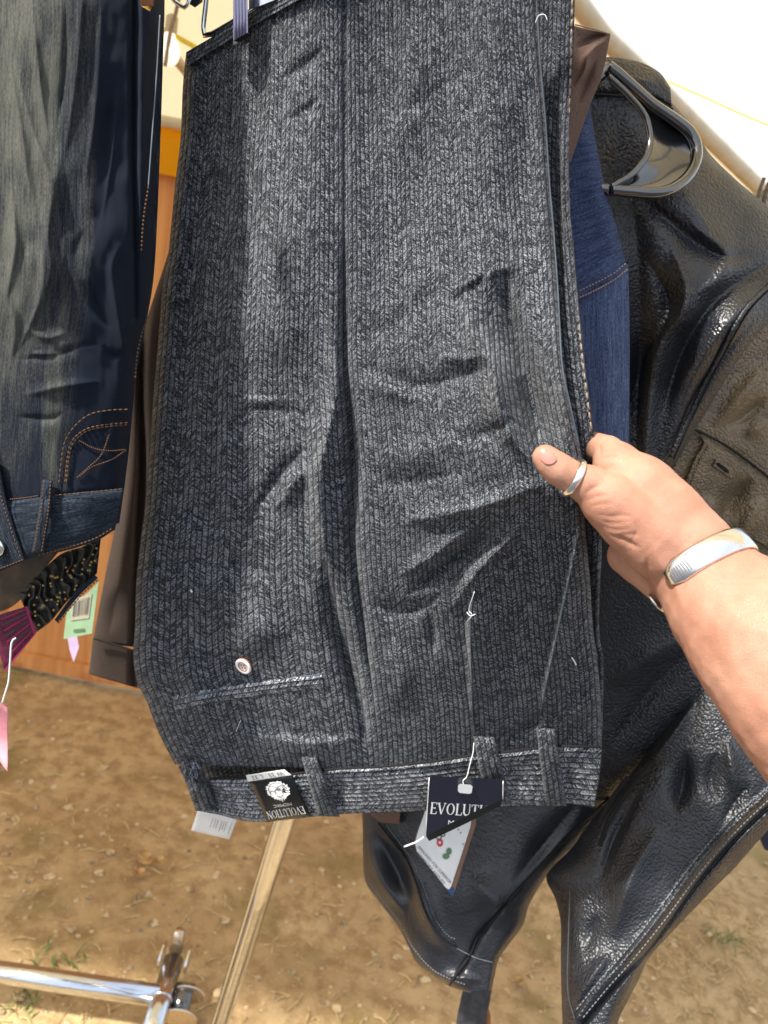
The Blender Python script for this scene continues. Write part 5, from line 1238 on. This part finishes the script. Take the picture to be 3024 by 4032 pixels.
# ================================================================== the hand and forearm
def build_hand():
    from mathutils.bvhtree import BVHTree
    chains = [
        [(2146, 1800, 51, .457), (2168, 1822, 60, .456), (2200, 1848, 67, .4555), (2258, 1882, 66, .456), (2335, 1918, 84, .455)],
        [(2335, 1918, 84, .455), (2420, 1990, 118, .452), (2500, 2060, 132, .450), (2620, 2150, 152, .447)],
        [(2440, 1848, 100, .476), (2530, 1950, 150, .466), (2620, 2060, 168, .456), (2740, 2228, 193, .445)],
        [(2440, 1848, 100, .476), (2395, 1778, 64, .494), (2310, 1752, 58, .526), (2210, 1790, 54, .540), (2120, 1830, 47, .536)],
        [(2450, 1900, 90, .500), (2360, 1862, 60, .536), (2230, 1880, 55, .550), (2120, 1910, 48, .545)],
        [(2470, 1990, 85, .503), (2390, 1962, 56, .540), (2270, 1970, 52, .553), (2160, 1990, 46, .548)],
        [(2490, 2080, 80, .498), (2425, 2052, 50, .536), (2320, 2060, 46, .552), (2230, 2070, 42, .548)],
        [(2472, 2188, 80, .476), (2540, 2222, 96, .470), (2640, 2285, 108, .460), (2740, 2260, 150, .450)],
        [(2530, 1950, 120, .490), (2560, 2080, 130, .486), (2620, 2180, 130, .475)],
        [(2740, 2228, 190, .445), (2800, 2305, 206, .436), (2890, 2405, 250, .420), (3045, 2575, 300, .395), (3260, 2815, 350, .368), (3500, 3090, 385, .345), (3950, 3600, 420, .310), (4500, 4250, 450, .27)],
    ]
    bm = bmesh.new()
    for ch in chains:
        A = np.array(ch, float); C = at(A[:, 0], A[:, 1], A[:, 3]); R = np.array([a[2] * scale_at(a[0], a[1], a[3]) for a in ch])
        k = 0
        for i in range(len(ch) - 1):
            n = max(2, int(np.linalg.norm(C[i + 1] - C[i]) / (min(R[i], R[i + 1]) * .22)))
            for t in np.linspace(0, 1, n, endpoint=(i == len(ch) - 2)):
                e = t * t * (3 - 2 * t)
                p = C[i] * (1 - t) + C[i + 1] * t; r = R[i] * (1 - e) + R[i + 1] * e
                bmesh.ops.create_icosphere(bm, subdivisions=3, radius=r, matrix=Matrix.Translation(Vector(p)))
    me = bpy.data.meshes.new('tmp'); bm.to_mesh(me); bm.free()
    ob = bpy.data.objects.new('tmp', me); COL.objects.link(ob)
    rm = ob.modifiers.new('r', 'REMESH'); rm.mode = 'VOXEL'; rm.voxel_size = .0011
    sm = ob.modifiers.new('s', 'SMOOTH'); sm.factor = .5; sm.iterations = 14
    dg = bpy.context.evaluated_depsgraph_get(); ev = ob.evaluated_get(dg).to_mesh()
    n = len(ev.vertices); V = np.empty(n * 3, np.float32); ev.vertices.foreach_get('co', V); V = V.reshape(-1, 3).astype(float)
    N = np.empty(n * 3, np.float32); ev.vertices.foreach_get('normal', N); N = N.reshape(-1, 3).astype(float)
    F = [tuple(p.vertices) for p in ev.polygons]
    ob.evaluated_get(dg).to_mesh_clear(); bpy.data.objects.remove(ob); bpy.data.meshes.remove(me)
    # skin creases, knuckle wrinkles and tendon on the side that faces the viewer
    px, py = px_of(V); facing = np.clip(-(N @ FWD) * 2.2 + .5, 0, 1)
    CR = [([(2192, 1776), (2186, 1812), (2190, 1850)], 8, -.0006, 'r'), ([(2204, 1780), (2200, 1822), (2204, 1870)], 8, -.0008, 'r'), ([(2220, 1795), (2214, 1830), (2218, 1875)], 7, -.0006, 'r'),
          ([(2300, 1950), (2330, 1925), (2375, 1905)], 9, -.0007, 'r'), ([(2310, 1975), (2350, 1955), (2400, 1950)], 8, -.0006, 'r'), ([(2325, 1995), (2370, 1985), (2420, 1985)], 8, -.0005, 'r'),
          ([(2340, 2020), (2400, 2035), (2450, 2030), (2500, 2040)], 9, -.0007, 'r'), ([(2355, 2045), (2410, 2062), (2470, 2055)], 8, -.0006, 'r'), ([(2370, 2070), (2430, 2088), (2490, 2078)], 8, -.0006, 'r'),
          ([(2395, 2105), (2450, 2125), (2500, 2150), (2530, 2160)], 12, -.0016, 'r'), ([(2480, 2145), (2510, 2085), (2490, 2050)], 9, -.0007, 'r'), ([(2430, 2110), (2480, 2105), (2530, 2110)], 8, -.0006, 'r'),
          ([(2420, 2150), (2445, 2210), (2490, 2260), (2550, 2300)], 9, -.0008, 'r'), ([(2555, 2180), (2545, 2250), (2560, 2320)], 11, -.0012, 'r'), ([(2560, 2120), (2590, 2200), (2660, 2300), (2690, 2400)], 26, .0012, 'r'),
          ([(2360, 1745), (2362, 1775), (2358, 1800)], 8, -.0009, 'r'), ([(2345, 1810), (2400, 1800), (2450, 1795)], 10, -.0010, 'r'),
          ([(2700, 2420), (2790, 2560), (2880, 2720)], 60, -.0016, 'r'), ([(2560, 1990), (2640, 2100), (2700, 2160)], 50, .0018, 'r')]
    H = fold_field(px, py, CR) * facing
    V = V + N * H[:, None]
    person = meshobj('person', V, F, MAT['skin'], None)
    tag(person, 'tanned bare forearm and hand pinching the trouser edge, thumb in front', 'person')
    bv = BVHTree.FromPolygons([Vector(v) for v in V], F)
    def hit(qx, qy):
        u, v = uvp(qx, qy); d = Vector(FWD + u * RV + v * DV).normalized(); r = bv.ray_cast(Vector(CAM), d)
        return (np.array(r[0]), np.array(r[1])) if r[0] is not None else (None, None)
    # thumbnail
    ax = np.array([.78, .62]); cr_ = np.array([-.62, .78]); c0 = np.array([2150, 1784]); G = []; m = 11
    ok = True
    for i, a in enumerate(np.linspace(-1, 1, m)):
        for j, b in enumerate(np.linspace(-1, 1, m)):
            rx = math.sqrt(max(0, 1 - .5 * b * b)); ry = math.sqrt(max(0, 1 - .5 * a * a))
            q = c0 + ax * 50 * a * rx + cr_ * 40 * b * ry; r_ = bv.find_nearest(Vector(at1(q[0], q[1], .446))); p, nn = np.array(r_[0]), np.array(r_[1])
            G.append((p, nn))
    P = np.array([g[0] + g[1] * .0008 for g in G])
    meshobj('thumbnail', P, grid_faces(m, m), MAT['nail'], person, smooth=True)
    return person
person = build_hand()

def band_ring(name, c, axis, e1, r1, r2, w, th, phis, mat, label, cat, flare=0.0):
    """a metal band round an axis; e1 points to the viewer"""
    axis = axis / np.linalg.norm(axis); e1 = e1 - axis * (e1 @ axis); e1 /= np.linalg.norm(e1); e2 = np.cross(axis, e1)
    V, F = [], []; n = len(phis)
    for i, ph in enumerate(phis):
        rd = math.cos(ph) * e1 * r1 + math.sin(ph) * e2 * r2; o = rd / np.linalg.norm(rd)
        ww = w * (1 - .35 * max(0, 1 - min(i, n - 1 - i) / 3.0)) if flare else w
        for (a, b) in ((-1, 0), (-.8, 1), (0, 1.25), (.8, 1), (1, 0), (0, -.1)):
            V.append(c + rd + axis * a * ww + o * b * th)
    closed = abs(phis[-1] - phis[0]) > 2 * math.pi - .2
    for i in range(n if closed else n - 1):
        j = (i + 1) % n
        for k in range(6): F.append((i * 6 + k, i * 6 + (k + 1) % 6, j * 6 + (k + 1) % 6, j * 6 + k))
    if not closed: F.append(tuple(range(5, -1, -1))); F.append(tuple((n - 1) * 6 + k for k in range(6)))
    o = meshobj(name, V, F, mat, None); tag(o, label, cat); return o
ca, cb = at1(2200, 1848, .4555), at1(2320, 1912, .4555)
sc_ = scale_at(2255, 1880, .456)
band_ring('ring', at1(2254, 1881, .4562), cb - ca, -FWD, 75 * sc_, 74 * sc_, 0.0024, .0011, np.linspace(0, 2 * math.pi, 40, endpoint=False), MAT['silver'], 'plain silver band ring worn on the thumb', 'ring')
wa, wb = at1(2700, 2178, .450), at1(2860, 2385, .425)
sc_ = scale_at(2765, 2235, .442)
cuff = band_ring('cuff_bracelet', at1(2760, 2250, .4420), wb - wa, -FWD, 216 * sc_, 212 * sc_, .0078, .0012, np.radians(np.linspace(50, -256, 64)), MAT['silver'], 'broad silver cuff bracelet with stamped lines worn on the wrist', 'bracelet', flare=1.0)

# stamped lines on the cuff
_ax = (wb - wa) / np.linalg.norm(wb - wa); _e1 = -FWD - _ax * (-FWD @ _ax); _e1 /= np.linalg.norm(_e1); _e2 = np.cross(_ax, _e1); _c = at1(2760, 2250, .4420)
for ph, off, hw in [(42 - 2.6 * k, .0008, .0036) for k in range(8)] + [(20 - 2.4 * k, -.0034, .0022) for k in range(6)]:
    a_ = math.radians(ph); o_ = math.cos(a_) * _e1 + math.sin(a_) * _e2; tdir = -math.sin(a_) * _e1 + math.cos(a_) * _e2
    MB().box(_c + o_ * (214 * sc_ + .0017) + _ax * off, _ax * hw, tdir * .00035, o_ * .00012).build('stamped_line', MAT['grey_print'], cuff)
